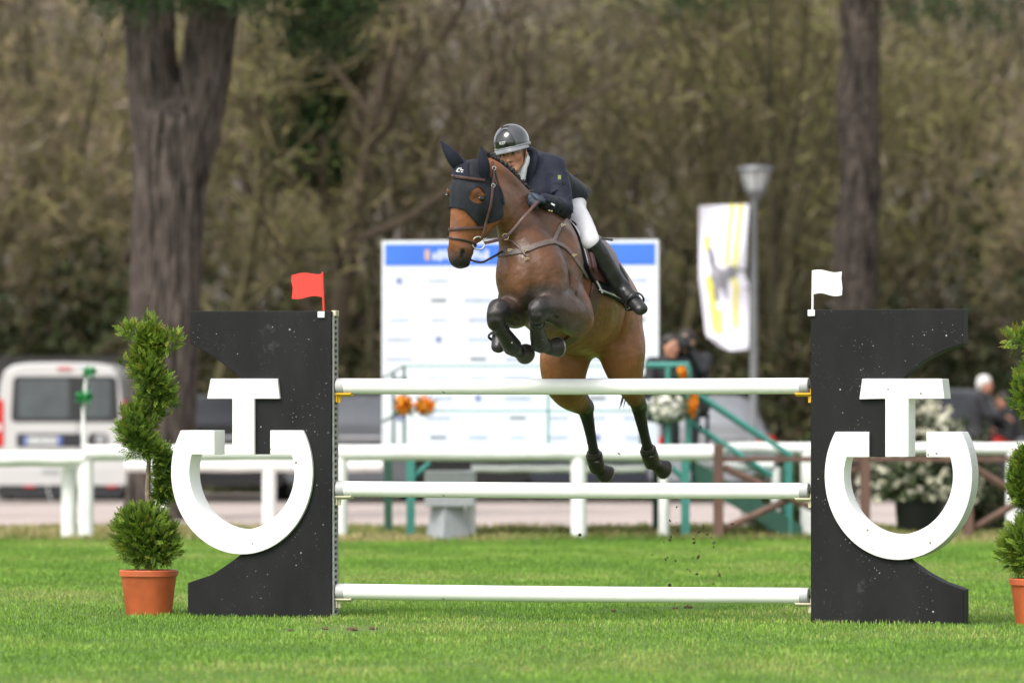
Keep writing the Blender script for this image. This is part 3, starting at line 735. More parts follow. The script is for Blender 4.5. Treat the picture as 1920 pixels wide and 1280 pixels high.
def ribbon(mb, pts, normals, w, th):
    pts = [Vector(p) for p in pts]; m = len(pts); rows = []
    for i, p in enumerate(pts):
        t = (pts[min(i+1,m-1)]-pts[max(i-1,0)]).normalized(); n = Vector(normals[i])
        s = t.cross(n).normalized(); n = s.cross(t).normalized()
        h = w[i] if isinstance(w, list) else w
        rows.append([p+s*(h/2)*a+n*th*b for a, b in ((-1,0),(-0.92,0.8),(-0.6,1),(0.6,1),(0.92,0.8),(1,0),(0.9,-0.5),(-0.9,-0.5))])
    vs = [v for r in rows for v in r]; fs = []
    for i in range(m-1):
        for k in range(8): fs.append((i*8+k, i*8+(k+1)%8, (i+1)*8+(k+1)%8, (i+1)*8+k))
    fs += [tuple(range(7,-1,-1)), tuple((m-1)*8+k for k in range(8))]
    mb._add(vs, fs); return mb
def skin_strap(pix, w, th=0.005, off=0.004, n=6):
    """strap lying on the horse along a row of pixels"""
    q = spline(pix, n); pts = []; ns = []
    for px, py in q:
        loc, nn = hitn(px, py)
        if loc is None: continue
        pts.append(loc+nn*off); ns.append(nn)
    for _ in range(2):
        pts = [pts[0]]+[(pts[i-1]+pts[i]*2+pts[i+1])/4 for i in range(1,len(pts)-1)]+[pts[-1]]
        ns = [ns[0]]+[(ns[i-1]+ns[i]*2+ns[i+1]).normalized() for i in range(1,len(ns)-1)]+[ns[-1]]
    return ribbon(MB(), pts, ns, w, th)
def torus(mb, c, axis, R0, r, n=28, m=8):
    axis = nrm(axis); a = axis.orthogonal().normalized(); b = axis.cross(a); vs = []; fs = []; c = Vector(c)
    for i in range(n):
        t = 2*math.pi*i/n; dr = a*math.cos(t)+b*math.sin(t)
        for j in range(m):
            s = 2*math.pi*j/m; vs.append(c+dr*(R0+r*math.cos(s))+axis*(r*math.sin(s)))
    for i in range(n):
        for j in range(m): fs.append((i*m+j, ((i+1)%n)*m+j, ((i+1)%n)*m+(j+1)%m, i*m+(j+1)%m))
    mb._add(vs, fs); return mb
HCX = [(306,887),(330,884),(368,884),(410,878),(445,869),(470,864),(490,862)]
def hcen(py):
    x = np.interp(py, [a for a, _ in HCX], [b for _, b in HCX]); return P(x, py, -0.58)
def head_hit(py, th, off, alpha=0.0):
    c = hcen(py); dv = (hn*math.cos(th)+hs_*math.sin(th))*math.cos(alpha)+UP*math.sin(alpha)
    loc, n, i, dist = HBVH.ray_cast(c+dv*(0.17+0.07*math.cos(th) if py > 425 else 0.26), -dv)
    return (loc if loc is not None else c+dv*0.1)+dv*off
hroot = hit(885,340,0.0)
# ---- ear bonnet
bonnet = thing('ear_bonnet', 'navy ear bonnet over the ears and forehead of the horse', 'ear bonnet', hcen(330))
NT, NY = 96, 64
th = [R(-120)+R(240)*j/(NT-1) for j in range(NT)]
eyes = [P(876,362,-0.6)+hs_*(0.10*s)+hn*0.055-UP*0.012 for s in (-1,1)]
vid = {}; vs = []; fs = []
for i in range(NY):
    for j in range(NT):
        t = th[j]; deg = math.degrees(t)
        low = np.interp(deg, [-120,-60,-20,0,25,50,75,100,120], [400,398,391,389,394,412,424,418,408])
        if i < 16: p = head_hit(312, t, 0.010, R(84)*(1-i/16))
        else: p = head_hit(312+(low-312)*((i-16)/(NY-17)), t, 0.010)
        vid[i,j] = len(vs); vs.append(p)
va = np.array([tuple(v) for v in vs]).reshape(NY,NT,3)
for _ in range(3): va[1:-1,1:-1] = 0.5*va[1:-1,1:-1]+0.125*(va[:-2,1:-1]+va[2:,1:-1]+va[1:-1,:-2]+va[1:-1,2:])
for i in range(NY-1):
    for j in range(NT-1):
        c = Vector(va[i,j])
        if any(((c-e).dot(hn)/0.047)**2+((c-e).z/0.052)**2 < 1 and abs((c-e).dot(hs_)) < 0.09 for e in eyes): continue
        fs.append((vid[i,j], vid[i,j+1], vid[i+1,j+1], vid[i+1,j]))
make_obj('hood', va.reshape(-1,3), fs, m_mesh, bonnet, True)
mb = MB(); ribbon(mb, [va[-1,j] for j in range(0,NT,2)], [hn*math.cos(th[j])+hs_*math.sin(th[j]) for j in range(0,NT,2)], 0.008, 0.004)
mb.build('hem', m_navy, bonnet, True)
def ear(path, widths, side):
    q = spline(path, 5); w = spline([(a,) for a in widths], 5)[:,0]
    mb = MB(); mb.loft([P(x,y,d) for x,y,d in q], [(a, a*0.62) for a in w], side=side, n=16)
    return mb.build('ear_cover', m_navy, bonnet, True)
ear([(868,322,-0.60),(857,306,-0.63),(847,292,-0.64),(837,279,-0.63),(826,265,-0.62)], [0.028,0.042,0.040,0.027,0.003], (0.6,0,0.8))
ear([(909,335,-0.66),(908,318,-0.675),(906,303,-0.68),(904.5,288,-0.67),(902.5,273,-0.66)], [0.028,0.039,0.036,0.024,0.003], (1,0,0))
# crocheted flap at the base of the off ear, with a small white mark
c0 = head_hit(322, R(-18), 0.018)
flap = [[head_hit(y, R(a), 0.024) for a in (-34,-20,-6,8,16+0.5*(y-302))] for y in (304,311,318,325,333)]
MB().sheet(flap, 0.006, hn).build('forehead_flap', m_navy, bonnet, True)
mk = MB()
q = lambda x, y: hit(x, y, 0.045)
for a, b in (((857,324),(861,318.5)), ((861,318.5),(867,318.5)), ((864,321.5),(870,321.8)), ((865.5,325),(871,326)), ((857,324),(863,325))):
    p0 = hroot+(P(a[0],a[1],0)-P(866,322,0))*0.985; p1 = hroot+(P(b[0],b[1],0)-P(866,322,0))*0.985
    base = head_hit(321, R(6), 0.038)
    p0 = base+(P(a[0],a[1],base.y)-P(864,322,base.y)); p1 = base+(P(b[0],b[1],base.y)-P(864,322,base.y))
    mk.loft([p0,p1], [0.0035,0.0035], n=6)
mk.build('printed_mark', m_white, bonnet)
# ---- bridle
bridle = thing('bridle', 'brown leather bridle with silver bit ring on the bay horse head', 'bridle', hcen(430))
def head_band(py0, w, off, a0=-170, a1=170, tilt=0.0, n=40, mtl=m_leather, name='noseband', mid=None):
    pts = []; ns = []
    for i in range(n+1):
        a = R(a0+(a1-a0)*i/n)
        pts.append(head_hit(py0+tilt*math.cos(a)+(mid or 0)*math.sin(a), a, off)); ns.append(hn*math.cos(a)+hs_*math.sin(a))
    return ribbon(MB(), pts, ns, w, 0.006).build(name, mtl, bridle, True)
head_band(431, 0.021, 0.005, a0=-110, a1=110, mid=-3)
head_band(456, 0.013, 0.004, a0=-110, a1=110, tilt=-9, mid=4, name='flash_strap', mtl=m_leather_d)
head_band(333, 0.018, 0.020, a0=-70, a1=78, mid=6, name='browband')
skin_strap([(921,306),(922,325),(921,350),(918,378),(913,405),(906,432),(900,447)], 0.016, 0.006, 0.018).build('cheekpiece', m_leather, bridle, True)
skin_strap([(924,318),(931,345),(939,365),(942,385)], 0.012, 0.005, 0.016).build('throat_strap', m_leather_d, bridle, True)
bitc = hit(893,456,0.02,-0.62); bitc = Vector((P(897,456,bitc.y).x, bitc.y-0.015, P(897,456,bitc.y).z))
torus(MB(), bitc, (0.25,-1,0), 0.040, 0.0045).build('bit_ring', m_metal, bridle, True)
for x, y in ((921,352),(922,318)):
    p = hit(x,y,0.026)
    if p: torus(MB(), p, (0.2,-1,0), 0.011, 0.003, 16, 6).build('buckle', m_metal, bridle, True)
# reins: bit -> martingale ring -> hand
rring = hit(951,437,0.045,-0.5); hand_l = P(1008,378,-0.42)
rp = spline([tuple(bitc+Vector((0.04,0,0))), tuple(rring), tuple(P(982,408,-0.50)), tuple(hand_l)], 8)
ribbon(MB(), [Vector(p) for p in rp], [Vector((0,-1,0.3))]*len(rp), 0.02, 0.006).build('rein', m_leather, bridle, True)
q = spline([tuple(P(878,486,-0.62)), tuple(P(902,492,-0.60)), tuple(P(922,483,-0.55)), tuple(hit(945,472,0.012,-0.5))], 6)
ribbon(MB(), [Vector(p) for p in q], [Vector((0,-1,0.2))]*len(q), 0.014, 0.005).build('curb_rein', m_leather_d, bridle, True)
# ---- breastplate
bp = thing('breastplate', 'brown leather breastplate strapped across the chest of the horse', 'breastplate', hit(1000,462,0.0))
skin_strap([(921,484),(935,477),(958,474),(985,469),(1010,459),(1036,453)], 0.038, 0.007).build('chest_strap', m_leather_g, bp, True)
skin_strap([(1036,454),(1054,461),(1070,475),(1085,497),(1100,521)], 0.030, 0.007).build('side_strap', m_leather_g, bp, True)
skin_strap([(1036,456),(1041,443),(1047,431),(1053,419)], 0.024, 0.007).build('shoulder_strap', m_leather_g, bp, True)
torus(MB(), rring, (0.3,-1,0.2), 0.019, 0.0035, 20, 6).build('martingale_ring', m_brass, bp, True)
q = spline([tuple(rring-UP*0.02), tuple(hit(965,455,0.02,-0.45)), tuple(hit(985,480,0.014,-0.45))], 6)
ribbon(MB(), [Vector(p) for p in q], [Vector((0,-1,0.2))]*len(q), 0.011, 0.004).build('martingale_fork', m_leather, bp, True)
for x, y, a in ((957,470,0),(984,472,1),(986,487,1),(1051,424,1),(1073,480,0)):
    p = hit(x,y,0.014); sn = torus(MB(), p, (0.1,-1,0.1), 0.007, 0.003, 14, 6); sn.box(p+Vector((0.012,-0.002,0.004)), (0.018,0.006,0.006))
    sn.build('snap_hook', m_brass, bp, True)
# ---- saddle pad, saddle
TR = [(-0.16,1012,522),(0.12,1038,530),(0.34,1056,541),(0.58,1076,553),(0.85,1100,572),(1.12,1123,580)]
def tcen(d): return P(np.interp(d,[a for a,_,_ in TR],[b for _,b,_ in TR]), np.interp(d,[a for a,_,_ in TR],[c for _,_,c in TR]), d)
qv = (UP - hb*UP.dot(hb)).normalized()
def trunk_hit(d, a, off):
    c = tcen(d); dv = qv*math.cos(a)+HL*math.sin(a)
    loc, n, i, dist = HBVH.ray_cast(c+dv*1.0, -dv)
    return (loc if loc is not None else c+dv*0.35)+dv*off
def wrap(dfun, a0, a1, off, n=40, m=20):
    rows = []
    for i in range(n+1):
        a = a0+(a1-a0)*i/n; d0, d1 = dfun(math.degrees(a)); rows.append([trunk_hit(d0+(d1-d0)*j/m, R(math.degrees(a)), off) for j in range(m+1)])
    return rows
def wrap_mesh(rows, rows2):
    mb = MB(); h, w = len(rows), len(rows[0]); N = h*w
    vs = [p for r in rows for p in r]+[p for r in rows2 for p in r]
    fs = [(i*w+j, i*w+j+1, (i+1)*w+j+1, (i+1)*w+j) for i in range(h-1) for j in range(w-1)]
    rim = list(range(w))+[i*w+w-1 for i in range(1,h)]+[(h-1)*w+j for j in range(w-2,-1,-1)]+[i*w for i in range(h-2,0,-1)]
    fs = fs+[tuple(i+N for i in reversed(f)) for f in fs]+[(rim[i],rim[i-1],rim[i-1]+N,rim[i]+N) for i in range(len(rim))]
    mb._add(vs, fs); return mb, rim, rows2
pad_d = lambda g: (float(np.interp(abs(g),[0,30,60,85,100],[0.06,0.04,0.07,0.19,0.29])), float(np.interp(abs(g),[0,60,90,100],[0.80,0.82,0.84,0.80])))
pad = thing('saddle_pad', 'navy quilted saddle pad with white piping under the saddle', 'saddle pad', tcen(0.45))
r1 = wrap(pad_d, R(-98), R(98), 0.004, 60, 26); r2 = wrap(pad_d, R(-98), R(98), 0.026, 60, 26)
mbp, rim, rr = wrap_mesh(r1, r2); mbp.build('pad', m_navy, pad, True)
fl = [p for r in r2 for p in r]
edge = [fl[i] for i in rim]; edge.append(edge[0])
w = len(r2[0]); inner = []
for i in range(len(r2)): inner.append(r2[i][1])
MB().tube([p+nrm(p-tcen(0.4))*0.004 for p in inner], 0.006, n=6).build('piping', m_white, pad, True)
bot = [r2[-2][j] for j in range(w)]
MB().tube([p+nrm(p-tcen(p.y))*0.004 for p in bot], 0.006, n=6).build('piping', m_white, pad, True)
for i in range(6):
    for j in range(2):
        a = R(84+6*j); d = 0.52+0.05*i+0.02*(j%2); p = trunk_hit(d, a, 0.028); MB().box(p, (0.020,0.020,0.012), Matrix.Rotation(0.7,3,'Y')).build('embroidered_check', m_white, pad)
saddle = thing('saddle', 'dark brown jumping saddle on the bay horse under the rider', 'saddle', tcen(0.45)+qv*0.4)
fd = lambda g: (float(np.interp(abs(g),[12,40,70,88],[0.11,0.07,0.09,0.19])), float(np.interp(abs(g),[12,40,70,88],[0.62,0.56,0.48,0.42])))
for sg in (1,-1):
    ra = wrap(fd, R(12*sg), R(84*sg), 0.034, 24, 14); rb = wrap(fd, R(12*sg), R(84*sg), 0.048, 24, 14)
    wrap_mesh(ra, rb)[0].build('flap', m_maroon, saddle, True)
    # knee roll along the front edge
    MB().tube([trunk_hit(fd(g)[0]+0.03, R(g*sg), 0.055) for g in range(20,80,6)], [0.012]+[0.022]*8+[0.012], n=10).build('knee_roll', m_maroon, saddle, True)
sf = Field(tuple(tcen(0.45)+Vector((-0.4,-0.5,0.0))), tuple(tcen(0.45)+Vector((0.4,0.5,0.8))), 0.012)
seat = [trunk_hit(d, 0, o) for d, o in ((0.12,0.06),(0.2,0.045),(0.4,0.04),(0.56,0.055),(0.64,0.08))]
sf.tube(seat, [(0.06,0.03),(0.09,0.035),(0.12,0.035),(0.12,0.04),(0.09,0.025)], side=HL, k=0.02)
v, f = sf.mesh(2); make_obj('seat', v, f, m_maroon, saddle, True)
gd = lambda g: (0.20, 0.31)
g1 = wrap(gd, R(78), R(282), 0.006, 50, 4); g2 = wrap(gd, R(78), R(282), 0.018, 50, 4)
wrap_mesh(g1, g2)[0].build('girth', m_leather, saddle, True)
# stirrup leathers and irons
m_black = mat('black_plastic', (0.012,0.012,0.013), rough=0.35, var=0.1)
def stirrup(top, ank, toe):
    fdv = (toe-ank).normalized(); c = ank+(toe-ank)*0.62
    out = ribbon(MB(), [top, top+(c-top)*0.5, c-(c-top).normalized()*0.10], [Vector((0.4,-0.9,0))]*3, 0.026, 0.006)
    out.build('stirrup_leather', m_leather_d, saddle, True)
    upv = (top-c); upv = (upv-fdv*upv.dot(fdv)).normalized(); sv = fdv.cross(upv)
    pts = []
    for i in range(25):
        a = -0.5*math.pi+ (2*math.pi)*i/24
        pts.append(c-upv*0.02+sv*(0.068*math.cos(a))+upv*(0.085*math.sin(a) if math.sin(a) > 0 else 0.035*math.sin(a)))
    MB().loft(pts, [(0.012,0.006)]*25, side=fdv, n=8).build('stirrup_iron', m_black, saddle, True)
RA_L, RT_L = P(1167,541,0.27), P(1202,580,0.10)
RA_R, RT_R = P(941,602,0.42), P(934,651,0.30)
stirrup(trunk_hit(0.34,R(68),0.06), RA_L, RT_L)
stirrup(trunk_hit(0.34,R(-68),0.06), RA_R, RT_R)
# ---- leg boots
m_boot = mat('boot_shell', (0.014,0.013,0.014), rough=0.38, var=0.3, scale=20, bump=0.1, bscale=80)
m_bootb = mat('hind_boot_shell', (0.028,0.022,0.019), rough=0.42, var=0.3, scale=20, bump=0.1, bscale=80)
def leg_boot(pts, rad, label, hind=False):
    t = thing('tendon_boot' if not hind else 'fetlock_boot', label, 'horse boot', pts[-1], group=None)
    q = spline([tuple(p)+(r,) for p, r in zip(pts, rad)], 5)
    MB().loft([Vector(a[:3]) for a in q], [(a[3], a[3]*1.08) for a in q], n=18).build('shell', m_bootb if hind else m_boot, t, True)
    L = len(q)
    for k in ((0.25,0.75) if not hind else (0.3,)):
        i = int(k*(L-1)); ax = Vector(q[min(i+1,L-1)][:3])-Vector(q[max(i-1,0)][:3]); c = Vector(q[i][:3]); ax.normalize()
        MB().loft([c-ax*0.012, c+ax*0.012], [q[i][3]+0.005]*2, n=18).build('strap', m_leather_d, t, True)
    c = Vector(q[L//2][:3])
    MB().box(c+Vector((0.01,-rad[1]-0.004,-0.012)), (0.03,0.006,0.008)).build('label_tab', m_white if not hind else m_leather_g, t)
    return t
leg_boot([P(1006,600,-0.60), P(1007,618,-0.53), P(1012,641,-0.44), P(1017,650,-0.40)], [0.046,0.047,0.056,0.045], 'black tendon boot on the left fore leg of the horse')
leg_boot([P(934,608,-0.645), P(945,626,-0.575), P(958,646,-0.49), P(965,656,-0.44)], [0.046,0.047,0.056,0.045], 'black tendon boot on the right fore leg of the horse')
leg_boot([P(1213,838,1.505), P(1218,852,1.54), P(1223,868,1.60)], [0.044,0.055,0.052], 'brown black fetlock boot on the left hind leg', True)
leg_boot([P(1112,846,1.545), P(1116,862,1.58), P(1120,877,1.63)], [0.044,0.055,0.052], 'brown black fetlock boot on the right hind leg', True)
# ------------------------------------------------------------------ people: one continuous body each, clothes as children
m_skin = mat('skin', (0.42,0.22,0.15), rough=0.5, var=0.08, scale=40, attr=True, sub=0.08)
def fingers(f, wrist, hdir, pn, side, scale=1.0, curl=0.9, r0=0.0088):
    """palm, four unequal curled fingers and a thumb"""
    hdir = nrm(hdir); pn = nrm(pn); side = nrm(side); s = scale
    kn = wrist+hdir*(0.085*s)
    f.tube([wrist, wrist+hdir*(0.03*s), kn], [(0.026*s,0.018*s), (0.036*s,0.017*s), (0.040*s,0.014*s)], side=side, k=0.012)
    for i, L in enumerate((0.070,0.080,0.075,0.058)):
        b = kn+side*((i-1.5)*0.0205*s); pts = [b-hdir*0.01]; a = 0.25; seg = (0.46,0.30,0.24)
        for g in seg:
            a += curl; dv = hdir*math.cos(a)+pn*math.sin(a); pts.append(pts[-1]+dv*(L*g*s+0.004))
        f.tube(pts, [r0*s*1.05, r0*s, r0*s*0.95, r0*s*0.85], k=0.004)
    b = wrist+hdir*(0.03*s)-side*(0.034*s)
    f.tube([b, b+hdir*(0.028*s)-side*(0.02*s)+pn*0.008, b+hdir*(0.058*s)-side*(0.008*s)+pn*(0.026*s)], [0.013*s,0.011*s,0.009*s], k=0.006)
def head_shape(f, c, fd, hu, s=1.0):
    """skull, jaw, nose, brow, lips, ears; c = centre between the ears"""
    fd = nrm(fd); hu = nrm(Vector(hu)-fd*Vector(hu).dot(fd)); hr = fd.cross(hu)
    ax = (hr, fd, hu); q = lambda a, b, e: c+hr*(a*s)+fd*(b*s)+hu*(e*s)
    f.ball(q(0,-0.01,0.035), (0.075*s,0.096*s,0.088*s), ax, k=0.02)
    f.ball(q(0,0.030,-0.03), (0.060*s,0.062*s,0.078*s), ax, k=0.03)
    f.tube([q(-0.045,0.01,-0.055), q(-0.02,0.07,-0.098), q(0.02,0.07,-0.098), q(0.045,0.01,-0.055)], [0.02*s,0.02*s,0.02*s,0.02*s], k=0.03)
    f.tube([q(0,0.088,0.008), q(0,0.105,-0.022), q(0,0.112,-0.034)], [0.010*s,0.012*s,0.014*s], k=0.014)
    for sg in (-1,1):
        f.ball(q(0.013*sg,0.100,-0.038), 0.009*s, k=0.008)
        f.ball(q(0.032*sg,0.094,0.006), (0.017*s,0.012*s,0.011*s), ax, k=0.012, op='cut')
        f.ball(q(0.032*sg,0.081,0.006), 0.0125*s, k=0.004)
        f.tube([q(0.012*sg,0.092,0.021), q(0.046*sg,0.082,0.022)], [0.008*s,0.007*s], k=0.012)
        f.ball(q(0.048*sg,0.066,-0.022), 0.022*s, k=0.03)
        f.ball(q(0.077*sg,-0.012,-0.008), (0.009*s,0.020*s,0.031*s), ax, k=0.006)
    f.tube([q(-0.022,0.086,-0.064), q(0,0.096,-0.062), q(0.022,0.086,-0.064)], [0.006*s,0.008*s,0.006*s], k=0.006)
    f.tube([q(-0.019,0.086,-0.073), q(0,0.094,-0.074), q(0.019,0.086,-0.073)], [0.006*s,0.008*s,0.006*s], k=0.006)
    return hr, fd, hu, q
def skin_cols(V, q, tone=(0.40,0.19,0.12), s=1.0):
    col = np.tile(np.array(tone), (len(V),1))
    def spot(p, r, c, k=1.0):
        nonlocal col
        d = np.linalg.norm(V-np.array(p), axis=1); w = np.clip((1-d/(r*s))*2, 0, 1)[:,None]*k; col = col*(1-w)+np.array(c)*w
    for sg in (-1,1):
        spot(q(0.055*sg,0.07,-0.03), 0.04, (0.46,0.17,0.10), 0.5)
        spot(q(0.032*sg,0.095,0.006), 0.013, (0.03,0.02,0.018))
        spot(q(0.030*sg,0.093,0.022), 0.014, (0.05,0.03,0.02), 0.8)
        spot(q(0.013*sg,0.105,-0.046), 0.007, (0.10,0.04,0.03))
    for a in (-0.012,0,0.012): spot(q(a,0.098,-0.068), 0.013, (0.36,0.10,0.085))
    return col
def make_person(name, label, J, cols, hair='cap', group=None, h=0.012, cat='person', hoodless=True):
    """J: pelvis chest neck head face up shL shR elL elR wrL wrR hipL hipR knL knR anL anR toeL toeR"""
    allp = np.array([tuple(v) for k, v in J.items() if k not in ('face','up','curl','palmL','palmR')]); lo = allp.min(0)-0.28; hi = allp.max(0)+0.28
    base = Vector((float(J['pelvis'].x), float(J['pelvis'].y), max(0.0, min(J['toeL'].z, J['toeR'].z)-0.04)))
    root = thing(name, label, cat, base, group=group)
    across = nrm(J['shL']-J['shR'])
    f = Field(lo, hi, h)
    hr, fd, hu, q = head_shape(f, J['head'], J['face'], J['up'])
    def torso(f, e):
        f.tube([J['pelvis'], (J['pelvis']+J['chest'])/2, J['chest'], J['neck']-(J['neck']-J['chest'])*0.25], [(0.155+e,0.115+e),(0.145+e,0.105+e),(0.165+e,0.115+e),(0.10+e,0.07+e)], side=across, k=0.04)
        f.tube([J['shR'], J['shL']], [0.055+e,0.055+e], k=0.05)
    def arm(f, S, e, end=1.0):
        a, b, c = J['sh'+S], J['el'+S], J['wr'+S]
        f.tube([a, b], [0.052+e,0.041+e], k=0.03); f.tube([b, b+(c-b)*end], [0.041+e,0.029+e], k=0.02)
    def leg(f, S, e):
        f.tube([J['hip'+S], J['kn'+S]], [0.088+e,0.058+e], k=0.04); f.tube([J['kn'+S], J['kn'+S]+(J['an'+S]-J['kn'+S])*0.35, J['an'+S]], [0.056+e,0.056+e,0.038+e], k=0.03)
    def foot(f, S, e):
        f.tube([J['an'+S]-UP*0.01, (J['an'+S]+J['toe'+S])/2, J['toe'+S]], [0.042+e,(0.042+e),(0.036+e)], k=0.03)
    torso(f, -0.03); f.tube([J['neck']-(J['head']-J['neck'])*0.2, J['head']-hu*0.05], [0.058,0.055], k=0.03)
    for S, sg in (('L',1),('R',-1)):
        arm(f, S, -0.006); leg(f, S, -0.008); foot(f, S, -0.010)
        fa = nrm(J['wr'+S]-J['el'+S])
        pn = J.get('palm'+S, nrm(-UP*0.7+J['face']*0.3)); sd = fa.cross(pn).normalized()*(sg)
        fingers(f, J['wr'+S], fa, pn, sd, 1.0, J.get('curl',0.75), r0=max(0.0088, h*0.85))
    V, F = f.mesh(2); body = make_obj('body', V, F, m_skin, root, True, True, skin_cols(V, q, cols.get('skin',(0.40,0.19,0.12))))
    if 'top' in cols:
        g = Field(lo, hi, h); torso(g, 0.012)
        g.tube([J['neck']-(J['head']-J['neck'])*0.3, J['neck']+(J['head']-J['neck'])*0.18], [0.085,0.068], k=0.03)
        for S in 'LR': arm(g, S, 0.014, 0.95)
        V, F = g.mesh(2); make_obj('jacket', V, F, cols['top'], root, True)
    if 'legs' in cols:
        g = Field(lo, hi, h)
        g.tube([J['hipL'], J['pelvis'], J['hipR']], [0.105,0.12,0.105], k=0.05)
        for S in 'LR': leg(g, S, 0.012)
        V, F = g.mesh(2); make_obj('trousers', V, F, cols['legs'], root, True)
    if 'shoes' in cols:
        for S in 'LR':
            g = Field(np.array(J['an'+S])-0.4, np.array(J['an'+S])+0.4, h); foot(g, S, 0.008)
            V, F = g.mesh(2); make_obj('shoe', V, F, cols['shoes'], root, True)
    if hair == 'cap' and 'hair' in cols:
        g = Field(np.array(J['head'])-0.2, np.array(J['head'])+0.2, min(h,0.01))
        g.ball(q(0,-0.022,0.050), (0.088,0.098,0.085), (hr,fd,hu), k=0.02)
        g.ball(q(0,-0.075,-0.01), (0.07,0.045,0.075), (hr,fd,hu), k=0.03)
        g.ball(q(0,0.105,-0.03), (0.07,0.06,0.085), (hr,fd,hu), k=0.01, op='cut')
        V, F = g.mesh(1); make_obj('hair', V, F, cols['hair'], root, True)
    return root, q, (hr, fd, hu)

# ---- the rider
m_jacket = mat('navy_jacket', (0.0085,0.0105,0.023), rough=0.75, var=0.25, scale=14, bump=1.0, bscale=11, sheen=0.05, spec=0.3)
m_breech = mat('white_breeches', (0.68,0.67,0.70), rough=0.7, var=0.06, scale=10, bump=0.6, bscale=12)
m_rboot = mat('black_boot_leather', (0.016,0.016,0.017), rough=0.36, var=0.4, scale=14, bump=0.7, bscale=22)
m_glove = mat('blue_grey_glove', (0.030,0.042,0.066), rough=0.6, var=0.15, scale=60, bump=0.2)
m_shirt = mat('white_shirt', (0.80,0.80,0.83), rough=0.7, var=0.04, bump=0.1)
m_helmet = mat('helmet_shell', (0.055,0.057,0.062), rough=0.22, var=0.15, scale=12, coat=0.8)
m_helmet_d = mat('helmet_panel', (0.010,0.010,0.011), rough=0.16, var=0.1, coat=0.8)
m_visor = mat('helmet_visor', (0.16,0.165,0.18), rough=0.3, var=0.1, coat=0.3)
RJ = dict(pelvis=P(1064,374,0.62), chest=P(1014,330,0.24), neck=P(990,308,0.10), head=P(963,288,0.0),
    face=Vector((-0.34,-0.92,-0.14)), up=Vector((-0.22,-0.10,0.95)),
    shL=P(1038,316,0.13), shR=P(955,338,0.32), elL=P(1055,391,-0.04), elR=P(952,392,0.16), wrL=P(1017,375,-0.30), wrR=P(962,364,-0.12),
    hipL=P(1066,392,0.52), hipR=P(1040,400,0.66), knL=P(1106,453,0.12), knR=P(966,486,0.24), anL=RA_L, anR=RA_R, toeL=RT_L, toeR=RT_R)
RJ['palmL'] = nrm(Vector((-0.5,0.3,-0.8))); RJ['palmR'] = nrm(Vector((0.5,0.2,-0.8))); RJ['curl'] = 0.85
rider, rq, (rhr, rfd, rhu) = make_person('person', 'rider in navy jacket and white breeches crouched over the jumping horse', RJ, {'skin':(0.50,0.235,0.145)}, hair=None, h=0.0072)
def F2(lo_pts, pad, h): a = np.array([tuple(p) for p in lo_pts]); return Field(a.min(0)-pad, a.max(0)+pad, h)
ac = nrm(RJ['shL']-RJ['shR'])
# jacket
g = F2([RJ['pelvis'],RJ['neck'],RJ['shL'],RJ['shR'],RJ['elL'],RJ['elR'],RJ['wrL'],RJ['wrR']], 0.25, 0.0072)
g.tube([P(1062,368,0.60), P(1036,349,0.42), P(1010,328,0.24), P(994,312,0.15)], [(0.145,0.12),(0.15,0.12),(0.175,0.125),(0.12,0.09)], side=ac, k=0.03)
g.tube([RJ['shR'], P(1000,312,0.2), RJ['shL']], [0.075,0.075,0.078], k=0.05)
g.tube([P(1012,340,0.10), P(1016,362,0.06)], [0.11,0.10], k=0.05)          # chest front, hanging to the neck
for S in 'LR':
    a, b, c = RJ['sh'+S], RJ['el'+S], RJ['wr'+S]
    g.tube([a, a+(b-a)*0.5+Vector((0.012,0,0)), b], [0.078,0.072,0.064], k=0.03); g.tube([b, b+(c-b)*0.5, b+(c-b)*0.90], [0.064,0.056,0.046], k=0.02)
# collar
g.tube([P(994,288,0.13), P(1001,296,0.06), P(995,322,0.03)], [0.045,0.040,0.035], k=0.03)
# creases
rs = random.Random(3)
for i in range(26):
    t = rs.random(); S = 'L'; a, b = (RJ['shL'],RJ['elL']) if i % 2 else (RJ['elL'],RJ['wrL'])
    c = a+(b-a)*t+Vector((rs.uniform(-1,1), -1.0, rs.uniform(-1,1)))*0.062
    dv = Vector((rs.uniform(-1,1), rs.uniform(-0.2,0.2), rs.uniform(-0.6,0.6))).normalized()*0.045
    g.tube([c-dv, c+dv], [0.004,0.004], k=0.018, op='add' if i % 3 else 'cut')
V, F = g.mesh(2); jacket = make_obj('jacket', V, F, m_jacket, rider, True)
JB = BVHTree.FromPolygons([Vector(v) for v in V], [tuple(map(int,x)) for x in F])
def jhit(px, py, off=0.004):
    d = (P(px,py,0)-CAMP).normalized(); loc, n, i, _ = JB.ray_cast(CAMP, d)
    if loc is None: return None
    if n.dot(d) > 0: n = -n
    return loc+n*off
# tails flying behind
rows = []
for i, (p0, p1) in enumerate((((1052,330,0.40),(1058,352,0.42)), ((1066,334,0.50),(1066,372,0.46)), ((1082,345,0.60),(1074,388,0.46)), ((1096,350,0.68),(1086,388,0.52)), ((1108,357,0.74),(1094,378,0.60)))):
    a, b = P(*p0), P(*p1)
    rows.append([a+(b-a)*t+Vector((0,-0.05*math.sin(3.1*t)*(1 if i % 2 else 0.4),0.012*math.sin(6*t+i))) for t in (0,0.2,0.4,0.6,0.8,1)])
MB().sheet(rows, 0.006, (0.3,1,0.2)).build('jacket_tail', m_jacket, jacket, True)
rows = [[P(1054+a*34, 337-a*13+b*6, 0.46+0.2*a) + Vector((0,0,0.006*math.sin(5*a))) for b in (0,0.5*(1-a*0.6),1*(1-a*0.8))] for a in (0,0.25,0.5,0.75,1)]
MB().sheet(rows, 0.005, (0,1,0.2)).build('jacket_tail', m_jacket, jacket, True)
